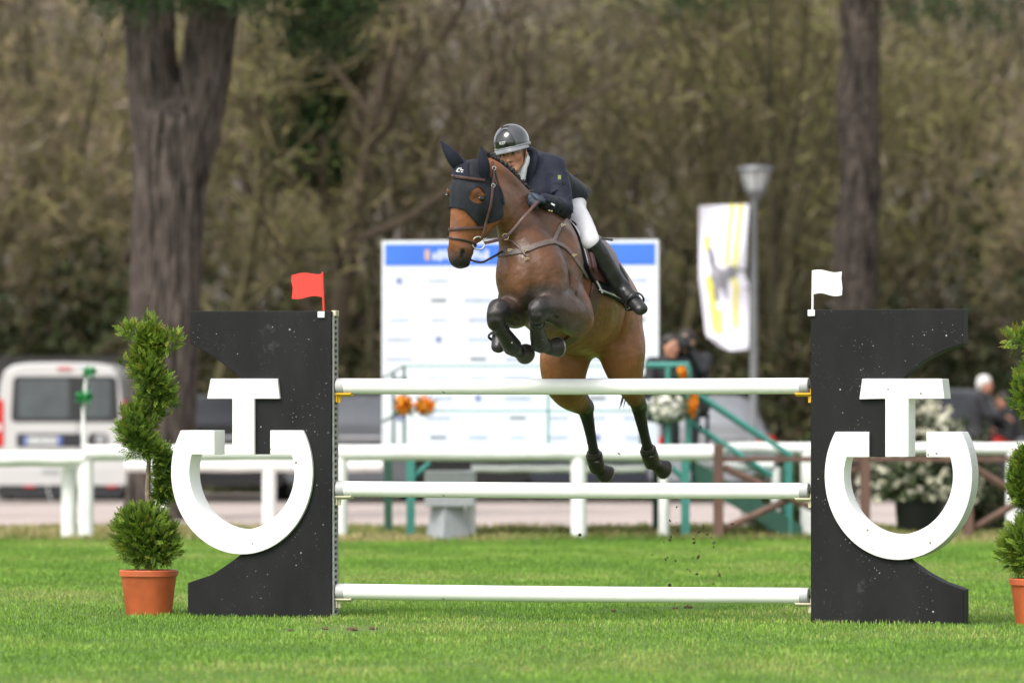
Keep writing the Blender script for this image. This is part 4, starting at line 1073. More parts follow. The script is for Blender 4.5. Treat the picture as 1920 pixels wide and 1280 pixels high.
# lapel, cuff trims, badge, buttons
lp = [jhit(x,y,0.004) for x, y in ((998,283),(1000,300),(997,318),(990,335))]; lp = [p for p in lp if p]
if len(lp) > 1: ribbon(MB(), lp, [Vector((-0.2,-1,0.2))]*len(lp), 0.05, 0.005).build('lapel', m_jacket, jacket, True)
bd = jhit(1049,333,0.003)
if bd: MB().box(bd, (0.020,0.006,0.028)).build('sleeve_badge', mat('badge_green',(0.25,0.30,0.10),rough=0.6), jacket)
for x, y in ((1030,394),(1034,395),(1032,398)):
    p = jhit(x,y,0.003)
    if p: MB().lathe(p, [(0.002,-0.004),(0.007,-0.003),(0.007,0.003),(0.002,0.004)], n=10, axis='y').build('cuff_button', m_brass, jacket, True)
p = jhit(1034,382,0.003)
if p: MB().box(p, (0.040,0.006,0.010), Matrix.Rotation(0.5,3,'Y')).build('cuff_mark', m_white, jacket)
# shirt and stock
g = F2([P(990,290,0.05),P(980,335,-0.08)], 0.12, 0.006)
g.tube([P(988,300,0.08), P(980,305,0.045)], [0.050,0.052], k=0.02)
g.tube([P(986,298,0.02), P(981,314,-0.01), P(977,334,0.0)], [0.024,0.027,0.030], k=0.02)
V, F = g.mesh(1); make_obj('shirt', V, F, m_shirt, rider, True)
# breeches
g = F2([RJ['hipL'],RJ['hipR'],RJ['knL'],RJ['knR'],RJ['pelvis']], 0.2, 0.0085)
g.tube([RJ['hipL'], RJ['pelvis'], RJ['hipR']], [0.10,0.12,0.10], k=0.05)
for S in 'LR': g.tube([RJ['hip'+S], RJ['hip'+S]+(RJ['kn'+S]-RJ['hip'+S])*0.5, RJ['kn'+S]], [0.102,0.092,0.066], k=0.04)
V, F = g.mesh(2); make_obj('breeches', V, F, m_breech, rider, True)
# tall boots
for S in 'LR':
    k_, a_, t_ = RJ['kn'+S], RJ['an'+S], RJ['toe'+S]
    g = F2([k_,a_,t_], 0.14, 0.0075); ax = (a_-k_)
    g.tube([k_+ax*0.02, k_+ax*0.30, k_+ax*0.65, a_], [0.064,0.068,0.057,0.050], k=0.02)
    g.tube([a_, a_+(t_-a_)*0.5, t_], [0.050,(0.050,0.044),(0.046,0.036)], k=0.03)
    g.tube([a_-(t_-a_)*0.18-UP*0.03, a_], [0.036,0.045], k=0.03)
    V, F = g.mesh(2); b = make_obj('riding_boot', V, F, m_rboot, rider, True)
    sdv = nrm((t_-a_).cross(ax))
    MB().loft([k_+ax*0.03, k_+ax*0.07], [0.069,0.070], n=20).build('boot_top', m_rboot, b, True)
# gloves
for S, sg in (('L',1),('R',-1)):
    w_ = RJ['wr'+S]; fa = nrm(RJ['wr'+S]-RJ['el'+S]); pn = RJ['palm'+S]; sd = fa.cross(pn).normalized()*sg
    g = Field(np.array(w_)-0.18, np.array(w_)+0.18, 0.0045)
    g.tube([w_-fa*0.045, w_], [0.037,0.031], k=0.01); fingers(g, w_, fa, pn, sd, 1.06, 0.85, r0=0.0105)
    V, F = g.mesh(1); make_obj('glove', V, F, m_glove, rider, True)
# helmet: shell, dark front panel, visor, harness
hc = RJ['head']+rhu*0.070-rfd*0.008
def hp(az, el, e=0.0):
    """point on the helmet: az from the face direction, el above the brow plane"""
    return hc+rhr*((0.112+e)*math.sin(az)*math.cos(el))+rfd*((0.134+e)*math.cos(az)*math.cos(el))+rhu*((0.118+e)*math.sin(el))
rows = [[hp(2*math.pi*j/48, R(-14)+R(104)*i/18) for j in range(49)] for i in range(19)]
helmet = MB().sheet(rows).build('helmet', m_helmet, rider, True)
pn_ = []
for i in range(14):
    e = R(-10)+R(58)*i/13; wd = R(33)*math.sqrt(max(0.0,1-(i/13)**2.2)); pn_.append([hp(-wd+2*wd*j/10, e, 0.003) for j in range(11)])
MB().sheet(pn_).build('front_panel', m_helmet_d, helmet, True)
arc = [hp(R(35)*math.cos(math.pi*i/24), R(-8)+R(59)*math.sin(math.pi*i/24), 0.003) for i in range(25)]
MB().tube(arc, 0.0035, n=6).build('panel_rim', m_helmet_d, helmet, True)
vr = [[hp(R(-82)+R(164)*j/24, R(-13), 0.001+0.034*t*math.cos(R(-82)+R(164)*j/24)**0.7)-rhu*(0.014*t) for j in range(25)] for t in (0,0.35,0.7,1)]
MB().sheet(vr, 0.006, -rhu).build('visor', m_visor, helmet, True)
ring_ = [hp(2*math.pi*j/48, R(-13), 0.002) for j in range(49)]
MB().loft(ring_, [(0.009,0.004)]*49, side=rhu, n=8).build('rim', m_visor, helmet, True)
for j in range(9):
    p = hp(R(-24+6*j), R(62-0.35*abs(j-4)), 0.002); MB().box(p, (0.006,0.012,0.016)).build('vent', m_helmet_d, helmet)
for sg in (-1,1):
    MB().tube([hp(R(88)*sg, R(-12), -0.012), rq(0.070*sg,0.02,-0.05), rq(0.045*sg,0.055,-0.095), rq(0,0.07,-0.118)], [(0.008,0.003)]*4, n=6).build('chin_strap', m_leather_d, helmet, True)
# maker's lettering on the panel
tcu = bpy.data.curves.new('lettering', 'FONT'); tcu.body = 'KEP'; tcu.size = 0.026; tcu.extrude = 0.001; tcu.align_x = 'CENTER'
to_ = bpy.data.objects.new('lettering_curve', tcu); C.objects.link(to_); bpy.context.view_layer.update()
to = bpy.data.objects.new('lettering', bpy.data.meshes.new_from_object(to_.evaluated_get(bpy.context.evaluated_depsgraph_get()))); C.objects.link(to); to.data.materials.clear(); to.data.materials.append(m_white)
bpy.data.objects.remove(to_)
p = hp(R(4), R(2), 0.006); nv = nrm(p-hc); upv = (rhu-nv*rhu.dot(nv)).normalized(); xv = upv.cross(nv)
Mw = Matrix((tuple(xv)+(0,), tuple(upv)+(0,), tuple(nv)+(0,), (0,0,0,1))).transposed(); Mw.translation = p
to.matrix_basis = wmat(helmet).inverted() @ Mw; to.parent = helmet
# whip held along the thigh
whip = thing('riding_crop', 'short black riding crop held back past the rider knee', 'riding crop', P(1110,452,0.2))
MB().loft([P(1100,448,0.30),P(1122,446,0.28),P(1128,447.5,0.27),P(1149,450,0.25)], [0.004,0.005,(0.009,0.006),(0.011,0.007)], n=8).build('shaft', m_leather_d, whip, True)
# ------------------------------------------------------------------ turf, topiaries, clods
def soup(name, V, F, cols, m, parent=None, smooth=False):
    """fast mesh from numpy arrays: V (n,3), F (m,k) same-size faces"""
    me = bpy.data.meshes.new(name); n, k = F.shape
    V = np.asarray(V, np.float64)
    if parent is not None:
        Mi = np.array(wmat(parent).inverted()); V = V@Mi[:3,:3].T+Mi[:3,3]
    me.vertices.add(len(V)); me.vertices.foreach_set('co', V.astype(np.float32).ravel())
    me.loops.add(n*k); me.loops.foreach_set('vertex_index', F.astype(np.int32).ravel())
    me.polygons.add(n); me.polygons.foreach_set('loop_start', np.arange(0,n*k,k,dtype=np.int32))
    try: me.polygons.foreach_set('loop_total', np.full(n,k,dtype=np.int32))
    except Exception: pass
    me.update(calc_edges=True); me.validate()
    if smooth: me.polygons.foreach_set('use_smooth', np.ones(n,bool))
    a = me.color_attributes.new('Col','FLOAT_COLOR','POINT'); c = np.ones((len(V),4),np.float32); c[:,:3] = cols; a.data.foreach_set('color', c.ravel())
    me.materials.append(m); o = bpy.data.objects.new(name, me); C.objects.link(o)
    if parent: o.parent = parent
    return o
def leaf_mat(name, rough=0.6, transl=0.3, spec=0.25):
    m = bpy.data.materials.new(name); m.use_nodes = True; N, L = m.node_tree.nodes, m.node_tree.links
    b = N['Principled BSDF']; b.inputs['Roughness'].default_value = rough; b.inputs['Specular IOR Level'].default_value = spec
    at = N.new('ShaderNodeAttribute'); at.attribute_name = 'Col'; L.new(at.outputs['Color'], b.inputs['Base Color'])
    if transl:
        tr = N.new('ShaderNodeBsdfTranslucent'); L.new(at.outputs['Color'], tr.inputs['Color']); mx = N.new('ShaderNodeMixShader'); mx.inputs[0].default_value = transl
        L.new(b.outputs[0], mx.inputs[1]); L.new(tr.outputs[0], mx.inputs[2]); L.new(mx.outputs[0], N['Material Output'].inputs['Surface'])
    return m
m_grass = leaf_mat('grass_blades', 0.5, 0.35, 0.3); m_leaf = leaf_mat('leaves', 0.55, 0.25); m_twig = leaf_mat('twigs', 0.85, 0.0, 0.1)
for m_ in (m_twig,):
    N, L = m_.node_tree.nodes, m_.node_tree.links; at = next(n for n in N if n.type == 'ATTRIBUTE'); b = N['Principled BSDF']
    oi = N.new('ShaderNodeObjectInfo'); h_ = N.new('ShaderNodeHueSaturation'); r1 = N.new('ShaderNodeMapRange'); r1.inputs['To Min'].default_value = 0.55; r1.inputs['To Max'].default_value = 1.35
    r2 = N.new('ShaderNodeMapRange'); r2.inputs['To Min'].default_value = 0.485; r2.inputs['To Max'].default_value = 0.515; fr = N.new('ShaderNodeMath'); fr.operation = 'FRACT'; mm = N.new('ShaderNodeMath'); mm.operation = 'MULTIPLY'; mm.inputs[1].default_value = 7.31
    L.new(oi.outputs['Random'], r1.inputs[0]); L.new(oi.outputs['Random'], mm.inputs[0]); L.new(mm.outputs[0], fr.inputs[0]); L.new(fr.outputs[0], r2.inputs[0])
    L.new(r1.outputs[0], h_.inputs['Value']); L.new(r2.outputs[0], h_.inputs['Hue']); L.new(at.outputs['Color'], h_.inputs['Color']); L.new(h_.outputs[0], b.inputs['Base Color'])
rng = np.random.default_rng(11)
def vnoise(x, y, s, o=0.0): return np.array([mnoise.noise(Vector((a*s+o, b*s-o, 1.7+o))) for a, b in zip(x, y)])
def grass(name, n, y0, y1, hmin, hmax, palette, label, wid=0.0028, margin=2.0, thin=None):
    u = rng.random(n); D = np.sqrt((36+y0)**2+((36+y1)**2-(36+y0)**2)*u)
    hw = D*0.0925+margin; x = (rng.random(n)*2-1)*hw; y = D-36
    pn = vnoise(x, y, 0.45); pn2 = vnoise(x, y*0.6, 2.2, 5.0)
    keep = np.ones(n, bool)
    if thin is not None: keep = thin(x, y, pn2)
    x, y, pn, pn2, D = x[keep], y[keep], pn[keep], pn2[keep], D[keep]; n = len(x)
    h = (hmin+(hmax-hmin)*rng.random(n)**1.5)*(1+0.35*pn2); az = rng.random(n)*2*np.pi; lean = rng.random(n)**1.5*0.9
    dx, dy = np.cos(az), np.sin(az); w = wid*(0.7+0.8*rng.random(n))*(1+np.maximum(0,(D-40))*0.03)
    base = np.stack([x,y,np.zeros(n)],1); side = np.stack([-dy,dx,np.zeros(n)],1)*w[:,None]
    mid = base+np.stack([dx*lean*h*0.3, dy*lean*h*0.3, h*0.6],1); tip = base+np.stack([dx*lean*h, dy*lean*h, h*(1-0.3*lean)],1)
    V = np.stack([base-side, base+side, mid+side*0.8, mid-side*0.8, tip],1).reshape(-1,3)
    i = np.arange(n)*5
    F = np.concatenate([np.stack([i,i+1,i+2],1), np.stack([i,i+2,i+3],1), np.stack([i+3,i+2,i+4],1)])
    pal = np.array(palette); k = np.clip((0.15+0.7*rng.random(n)+0.75*pn+0.35*pn2)*len(pal), 0, len(pal)-1).astype(int)
    col = pal[k]*((0.8+0.4*rng.random(n))*(1+0.22*pn2))[:,None]; col = np.repeat(col,5,0)
    o = soup(name, V, F, col, m_grass); tag(o, label, 'grass', kind='stuff'); return o
dirt = [(610,1180,0.10),(660,1182,0.16),(700,1180,0.12),(545,1183,0.08),(1290,1140,0.14),(1265,1142,0.10),(1330,1092,0.10),(1150,1146,0.09)]
dirt3 = []
for px, py, r in dirt:
    yy = gY(py); dirt3.append((X(px,yy), yy, r))
def thin_turf(x, y, p):
    k = rng.random(len(x)) < 0.75+0.5*p
    for a, b, r in dirt3: k &= ~((((x-a)/(r*1.3))**2+((y-b)/(r*4))**2 < 1) & (rng.random(len(x)) < 0.75))
    return k
GREENS = [(0.14,0.265,0.036),(0.17,0.31,0.043),(0.19,0.335,0.048),(0.21,0.35,0.053),(0.23,0.355,0.058),(0.30,0.345,0.10)]
grass('grass', 560000, -9.6, 20.6, 0.012, 0.034, GREENS, 'short mown green turf across the arena', thin=thin_turf)
STRAW = [(0.12,0.20,0.035),(0.18,0.23,0.055),(0.25,0.25,0.08),(0.32,0.28,0.11),(0.40,0.33,0.16)]
grass('verge_grass', 60000, 19.6, gY(989), 0.03, 0.085, STRAW, 'yellowed rough grass verge beside the gravel road', wid=0.005, margin=3.0, thin=lambda x,y,p: rng.random(len(x)) < 0.7+0.9*p)
# clods of turned soil lying on the turf
m_soil = mat('soil', (0.10,0.068,0.034), rough=0.95, var=0.4, scale=40, bump=0.8, bscale=60)
def clod(c, r, label, rs):
    bm = bmesh.new(); bmesh.ops.create_icosphere(bm, subdivisions=2, radius=1)
    for v in bm.verts:
        k = 1+0.55*mnoise.noise(v.co*1.7+Vector((rs,rs,0))); v.co = Vector((v.co.x*r*1.3*k, v.co.y*r*k, v.co.z*r*0.6*k))
    me = bpy.data.meshes.new('clod'); bm.to_mesh(me); bm.free(); me.materials.append(m_soil)
    o = bpy.data.objects.new('clod', me); C.objects.link(o); o.location = c; return o
for i, (a, b, r) in enumerate(dirt3):
    tag(clod((a, b, 0.008), r*0.17, '', i*3.3), 'small clod of dark soil lying on the turf', 'soil clod', 'soil clods on the turf')
# divots flying up behind the horse
for i in range(60):
    px = random.gauss(1295,42); py = random.uniform(975,1118); 
    if i > 50: px, py = random.choice([(1057,996),(1087,1002),(1435,858),(1186,880),(1312,800),(1160,850),(1240,760),(1270,950)])
    p = P(px+random.uniform(-2,2), py, random.uniform(0.9,1.9)); r = random.choice((0.003,0.004,0.005,0.006,0.008,0.011))
    o = clod(p, r, '', i*1.9+50); o.name = 'flying_divot'; o.rotation_euler = (random.random()*3, random.random()*3, random.random()*3)
    tag(o, 'small bit of turf thrown up into the air behind the jump', 'turf bit', 'bits of turf in the air')
# ---- spiral conifer in a terracotta pot
m_terra = mat('terracotta_plastic', (0.48,0.105,0.035), rough=0.5, var=0.28, scale=5, bump=0.15, bscale=30, detail=8)
mud(m_terra, 30, 0.5, (0.30,0.20,0.14))
def sprays(centres, dirs, L, cols, rs):
    """flat branching conifer sprays: centre rib and paired scale-like leaflets"""
    Vs = []; Cs = []
    n = len(centres); up = np.array((0,0,1.0))
    d = dirs/np.linalg.norm(dirs,axis=1)[:,None]
    rnd = rs.normal(size=(n,3)); s = np.cross(d, rnd); s /= np.linalg.norm(s,axis=1)[:,None]; nn = np.cross(d, s)
    for k in range(9):
        if k == 8: a = d; off = 0.75; l = 0.42
        else:
            sg = 1 if k % 2 else -1; off = 0.08+0.085*k; a = d*0.72+s*(sg*0.62)+nn*0.12*rs.normal(size=(n,1)); l = 0.42*(1-0.4*off)
        a = a/np.linalg.norm(a,axis=1)[:,None]; b = np.cross(a, nn); b /= np.linalg.norm(b,axis=1)[:,None]
        p0 = centres+d*(L*off)[:,None]; w = L*0.065
        Vs.append(np.stack([p0, p0+a*(L*l*0.55)[:,None]+b*w[:,None], p0+a*(L*l)[:,None], p0+a*(L*l*0.55)[:,None]-b*w[:,None]],1))
        t = 0.85+0.3*off; Cs.append(np.repeat((cols*t)[:,None,:],4,1))
    V = np.stack(Vs,1).reshape(-1,3); Cc = np.stack(Cs,1).reshape(-1,3)
    return V, np.arange(len(V)).reshape(-1,4), Cc
def topiary(label, loc, seed, rotz=0.0, ball=1.0):
    rs = np.random.default_rng(seed); t = thing('spiral_topiary', label, 'topiary', loc, rotz)
    MB().lathe((0,0,0), [(0.145,0.0),(0.150,0.01),(0.178,0.245),(0.180,0.25),(0.190,0.252),(0.192,0.285),(0.186,0.292),(0.178,0.288),(0.172,0.262),(0.0,0.258)], n=40).build('pot', m_terra, t, True, local=True)
    MB().lathe((0,0,0.25), [(0.171,0.0),(0.168,0.018),(0.08,0.026),(0.0,0.028)], n=24).build('soil', m_soil, t, True, local=True)
    m_bark2 = mat('topiary_stem', (0.24,0.18,0.13), rough=0.9, var=0.3, scale=40, bump=0.5)
    MB().tube([(0,0,0.26),(0.008,0.004,0.5),(-0.010,0,0.8),(0.006,0.004,1.1),(-0.004,0,1.5),(0,0,1.78)], [0.020,0.018,0.016,0.014,0.010,0.004], n=9).build('trunk', m_bark2, t, True, local=True)
    # foliage lumps: bottom ball, then a ribbon winding up the stem
    lumps = [(-0.03,0,0.51,0.195*ball,0.195,int(2000*ball)),(-0.05*ball,-0.05,0.58,0.15*ball,0.12,500),(0.05*ball,-0.05,0.44,0.16*ball,0.13,600)]
    path = spline([(0.10,0.05,0.76,0.08),(0.13,0.02,0.84,0.10),(0.13,-0.02,0.94,0.095),(0.08,-0.06,1.04,0.085),(-0.07,-0.07,1.12,0.135),(-0.10,-0.01,1.22,0.145),(-0.05,0.07,1.30,0.14),(0.04,0.06,1.38,0.14),(0.07,-0.01,1.46,0.135),(0.02,-0.06,1.54,0.125),(-0.03,-0.03,1.62,0.12),(-0.02,0.04,1.69,0.115),(0.03,0.02,1.75,0.105),(0.0,0.0,1.80,0.09)], 4)
    for x_, y_, z_, r_ in path: lumps.append((x_*0.9, y_*0.9, z_, r_-0.036, (r_-0.036)*0.9, 105))
    lumps += [(-0.11,0,1.83,0.075,0.045,110),(0.14,0,1.77,0.065,0.055,100),(0.01,0,1.86,0.05,0.07,90),(0.15,-0.02,1.36,0.03,0.03,12),(-0.16,0,1.62,0.03,0.03,14)]
    cen = []; dr = []; col = []; Ls = []
    for (x,y,z,r,h,n) in lumps:
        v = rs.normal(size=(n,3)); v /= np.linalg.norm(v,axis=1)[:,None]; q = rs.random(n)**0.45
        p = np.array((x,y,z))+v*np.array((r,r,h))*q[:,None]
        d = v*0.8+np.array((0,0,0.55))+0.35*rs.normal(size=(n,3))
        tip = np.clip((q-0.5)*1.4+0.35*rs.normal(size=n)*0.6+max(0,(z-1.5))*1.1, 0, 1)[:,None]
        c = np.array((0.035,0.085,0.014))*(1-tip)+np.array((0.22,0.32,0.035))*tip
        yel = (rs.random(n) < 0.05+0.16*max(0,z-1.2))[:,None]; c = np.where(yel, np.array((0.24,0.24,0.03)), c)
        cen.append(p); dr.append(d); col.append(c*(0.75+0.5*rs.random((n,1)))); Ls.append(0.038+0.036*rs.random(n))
    cen = np.concatenate(cen); dr = np.concatenate(dr); col = np.concatenate(col); Ls = np.concatenate(Ls)
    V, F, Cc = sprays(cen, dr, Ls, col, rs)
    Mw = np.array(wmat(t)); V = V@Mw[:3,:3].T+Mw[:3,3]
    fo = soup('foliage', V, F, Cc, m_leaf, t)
    return t
yl = gY(1152); topiary('spiral clipped conifer in terracotta pot beside the red-flag wing', (X(279,yl), yl, 0), 5, R(0))
yr = gY(1172); topiary('spiral clipped conifer in terracotta pot beside the white-flag wing', (X(1950,yr), yr, 0), 9, R(180), 1.3)
# ------------------------------------------------------------------ white rail fences and brown cross-braced fence
m_rail = mat('white_rail', (0.78,0.78,0.76), rough=0.5, var=0.08, scale=5, bump=0.1)
m_brown = mat('brown_timber', (0.115,0.062,0.045), rough=0.75, var=0.25, scale=8, bump=0.3, stretch=(1,1,0.2))
def rail_fence(label, posts, d, zr, r, x0, x1, base=True, rp=0.078):
    t = thing('rail_fence', label, 'fence', (X(posts[0],d), d, 0))
    for px in posts:
        MB().loft([(X(px,d),d,0),(X(px,d),d,zr-0.02)], [rp,rp], n=20).build('post', m_rail, t, True)
    n = 16; a, b = X(x0,d), X(x1,d)
    MB().loft([(a+(b-a)*i/n, d-0.01, zr+0.004*math.sin(i*1.7)) for i in range(n+1)], r, side=(0,0,1), n=20).build('rail', m_rail, t, True)
    return t
d1 = gY(1010)
rail_fence('thick white rail fence running along the arena in front of the white van', [161], d1, 0.805, 0.080, -240, 160)
rail_fence('thick white rail fence running along the arena in front of the white sponsor board', [637,1085], d1, 0.862, 0.080, 161.5, 1338)
MB().loft([(X(129,d1+0.2),d1+0.2,0),(X(129,d1+0.2),d1+0.2,0.72)], [0.078,0.078], n=20).build('post', m_rail, [o for o in C.objects if o.name == 'rail_fence'][0], True)
rail_fence('slimmer white rail behind the brown cross-braced fence', [1515,1900], d1+0.9, 0.90, 0.060, 1358, 2150, rp=0.075)
d2 = gY(984)
rail_fence('low white rail fence beyond the road verge behind the black wing', [505,300], d2, 0.655, 0.065, 235, 717)
rail_fence('low white rail between two white posts below the sponsor board', [882,1245], d1+0.7, 0.70, 0.045, 884, 1210, rp=0.055)
rail_fence('low white rail stub beside the teal steps', [1455], d1+1.6, 0.72, 0.062, 1288, 1450, rp=0.05)
t = thing('braced_fence', 'brown timber fence with crossed diagonal braces beside the flowering shrub', 'fence', (X(1347,d1-0.05), d1-0.05, 0))
db = d1-0.08; pts_ = [1347,1622,1815,2030]
for px in pts_: MB().box((X(px,db),db,0.475),(0.10,0.10,0.95), bevel=0.006).build('post', m_brown, t)
for a, b in zip(pts_[:-1], pts_[1:]):
    xa, xb = X(a,db)+0.05, X(b,db)-0.05
    MB().box(((xa+xb)/2,db,0.80),(xb-xa-0.004,0.06,0.055), bevel=0.004).build('top_rail', m_brown, t)
    if a == 1622: continue
    for k, (z0,z1) in enumerate(((0.72,0.10),(0.10,0.72))):
        p, q = Vector((xa,db-0.02+0.045*k,z0)), Vector((xb,db-0.02+0.045*k,z1)); MB().loft([p,q], [(0.02,0.038)]*2, side=(0,1,0), n=4).build('brace', m_brown, t)
# post with green ribbons
t = thing('ribbon_stake', 'thin white stake with two green ribbon bows on the fence post', 'stake', (X(158,d1-0.02), d1-0.02, 0.93))
MB().tube([P(157,838,d1-0.02),P(156,770,d1-0.02),P(162,700,d1-0.02)], [0.022,0.018,0.014], n=10).build('stake', m_rail, t, True)
m_rib = mat('green_ribbon', (0.03,0.33,0.10), rough=0.5, var=0.2)
for px, py, s in ((168,697,1.5),(158,745,1.9)):
    mb = MB(); c = P(px,py,d1-0.05)
    for k in range(7):
        a = k*0.9; e = c+Vector((0.055*s*math.cos(a),-0.03*math.sin(a*2),0.05*s*math.sin(a)))
        mb.loft([c,c+(e-c)*0.5+UP*0.012,e,c+(e-c)*0.4-UP*0.02], [(0.006,0.02*s),(0.008,0.026*s),(0.006,0.02*s),(0.004,0.012)], n=8)
    mb.build('bow', m_rib, t, True)
# grey plinth cabinet
t = thing('cabinet', 'grey cabinet on a tapered plinth below the sponsor board', 'cabinet', (X(843,d1+0.35), d1+0.35, 0))
m_cab = mat('grey_cabinet', (0.33,0.34,0.36), rough=0.5, var=0.08)
xc = X(843,d1+0.35); MB().box((xc,d1+0.35,0.50),(0.50,0.35,0.36), bevel=0.012).build('case', m_cab, t)
MB().loft([(xc-0.02,d1+0.35,0.0),(xc-0.02,d1+0.35,0.32)], [(0.22,0.20),(0.165,0.15)], side=(1,0,0), n=4, power=40).build('plinth', m_cab, t)
# ------------------------------------------------------------------ teal platform with railings and steps
m_teal = mat('teal_steel', (0.045,0.22,0.185), rough=0.45, var=0.12, scale=10)
m_dteal = mat('dark_green_steel', (0.02,0.075,0.05), rough=0.5, var=0.15)
PY0, PY1, PZ = d1+0.55, d1+2.6, 0.86
plat = thing('platform', 'teal steel platform with railings and steps in front of the sponsor board', 'platform', (X(1020,PY0), PY0, 0))
xa, xb = X(757,PY0), X(1292,PY0)
MB().box(((xa+xb)/2,(PY0+PY1)/2,PZ-0.022),(xb-xa,PY1-PY0,0.044)).build('deck', m_teal, plat)
for px, m, yy in ((770,m_teal,PY0+0.04),(1285,m_teal,PY0+0.04),(728,m_dteal,PY1-0.05),(1231,m_dteal,PY1-0.05)):
    MB().box((X(px,yy),yy,(PZ-0.045)/2),(0.085,0.085,PZ-0.047)).build('leg', m, plat)
for px, sg in ((770,1),(1285,-1)):
    a = Vector((X(px,PY0+0.04),PY0+0.04,0.58)); MB().loft([a, a+Vector((0.2*sg,0,0.18))], [0.028,0.028], n=4).build('knee_brace', m_teal, plat)
def bar(a, b, r, m, nm, par=None): return MB().tube([a,b], r, n=10).build(nm, m, par or plat, True)
zt = P(0,686,PY0).z; zm = P(0,770,PY0).z
for px, r, m in ((758,0.014,m_dteal),(1028,0.011,m_teal),(1253,0.030,m_teal),(1291,0.032,m_teal)): bar((X(px,PY0),PY0+0.02,PZ),(X(px,PY0),PY0+0.02,zt), r, m, 'rail_post')
bar((xa,PY0+0.02,zt),(X(1215,PY0),PY0+0.02,zt),0.008,m_teal,'hand_rail'); bar((xa,PY0+0.02,zm),(xb,PY0+0.02,zm),0.008,m_teal,'mid_rail')
bar((X(1212,PY0),PY0+0.02,zt+0.01),(xb,PY0+0.02,zt+0.01),0.032,m_teal,'hand_rail')
# side rails dropping to the rear-left, steps going down on the right
yb_ = PY1
bar((xa,PY0+0.02,zt),(X(716,yb_),yb_,zt-0.12),0.010,m_dteal,'hand_rail'); bar((xa,PY0+0.02,zm),(X(716,yb_),yb_,zm-0.12),0.014,m_dteal,'mid_rail'); bar((X(738,PY0+1),PY0+1,PZ),(X(738,PY0+1),PY0+1,zt-0.06),0.014,m_dteal,'rail_post')
sx0, sx1 = xb+0.05, xb+1.05
for yy in (PY0+0.1, PY0+0.95):
    bar((sx0-0.05,yy,zt-0.22),(sx1,yy,0.82),0.028,m_teal,'hand_rail'); bar((sx0-0.05,yy,zt-0.55),(sx1-0.2,yy,0.62),0.026,m_teal,'mid_rail')
    bar((sx1-0.02,yy,0),(sx1-0.02,yy,0.86),0.026,m_teal,'rail_post')
    MB().prism([(sx0,PZ-0.08),(sx0,PZ-0.30),(sx1-0.10,0.02),(sx1+0.1,0.02),(sx1+0.1,0.12)], yy-0.02, yy+0.02).build('stringer', m_dteal, plat)
for i in range(4): MB().box((sx0+0.14+0.25*i,PY0+0.525,PZ-0.20-0.19*i),(0.26,0.80,0.035)).build('tread', m_teal, plat)
# flowers on the rails
def blossom(label, c, cols, n, r, leafc=(0.05,0.11,0.03), sz=0.045, seed=1):
    rs = np.random.default_rng(seed); t = thing('flower_bunch', label, 'flowers', c); cv = np.array(c)
    v = rs.normal(size=(n,3)); v /= np.linalg.norm(v,axis=1)[:,None]; cen = cv+v*np.array(r)*(rs.random(n)**0.5)[:,None]
    V = []; Cc = []
    for p in range(6):
        a = 2*np.pi*p/6; q = rs.normal(size=(n,3)); q /= np.linalg.norm(q,axis=1)[:,None]
        e1 = np.cross(v+0.3*q, np.array((0.3,0.1,1.0))); e1 /= np.linalg.norm(e1,axis=1)[:,None]; e2 = np.cross(v, e1)
        d = (e1*math.cos(a)+e2*math.sin(a))*sz+v*sz*0.35; s = np.cross(d, v)*0.42
        V.append(np.stack([cen, cen+d*0.6+s, cen+d, cen+d*0.6-s],1)); k = rs.integers(0,len(cols),n); Cc.append(np.repeat((np.array(cols)[k]*(0.8+0.3*rs.random((n,1))))[:,None,:],4,1))
    V = np.stack(V,1).reshape(-1,3); Cc = np.stack(Cc,1).reshape(-1,3); soup('petals', V, np.arange(len(V)).reshape(-1,4), Cc, m_leaf, t)
    m = n; v = rs.normal(size=(m,3)); v /= np.linalg.norm(v,axis=1)[:,None]; cen = cv+v*np.array(r)*0.85; V = []
    d = v*0.05+rs.normal(size=(m,3))*0.02; s = np.cross(d, rs.normal(size=(m,3))); s = s/np.linalg.norm(s,axis=1)[:,None]*0.014
    V = np.stack([cen,cen+d*0.5+s,cen+d,cen+d*0.5-s],1).reshape(-1,3); soup('leaves', V, np.arange(len(V)).reshape(-1,4), np.tile(np.array(leafc),(len(V),1)), m_leaf, t)
OR = [(0.85,0.30,0.02),(0.90,0.42,0.03),(0.85,0.22,0.02)]; WH = [(0.78,0.76,0.68),(0.85,0.84,0.80),(0.6,0.58,0.45)]
blossom('orange flower bunch tied to the platform railing post', tuple(P(757,760,PY0-0.04)), OR, 40, (0.085,0.07,0.10), seed=2)
blossom('orange flower bunch hanging from the railing nearer the horse', tuple(P(797,760,PY0-0.04)), OR, 44, (0.095,0.07,0.09), seed=3)
blossom('narrow orange flower bunch on the railing at the top of the steps', tuple(P(1299,752,PY0-0.05)), OR, 36, (0.035,0.05,0.16), seed=4)
blossom('small orange flowers below the handrail beside the spectators', tuple(P(1279,700,PY0-0.05)), OR, 16, (0.03,0.04,0.06), seed=6)
blossom('round bunch of white flowers on the platform corner', tuple(P(1252,765,PY0-0.08)), WH, 130, (0.21,0.12,0.15), seed=5)
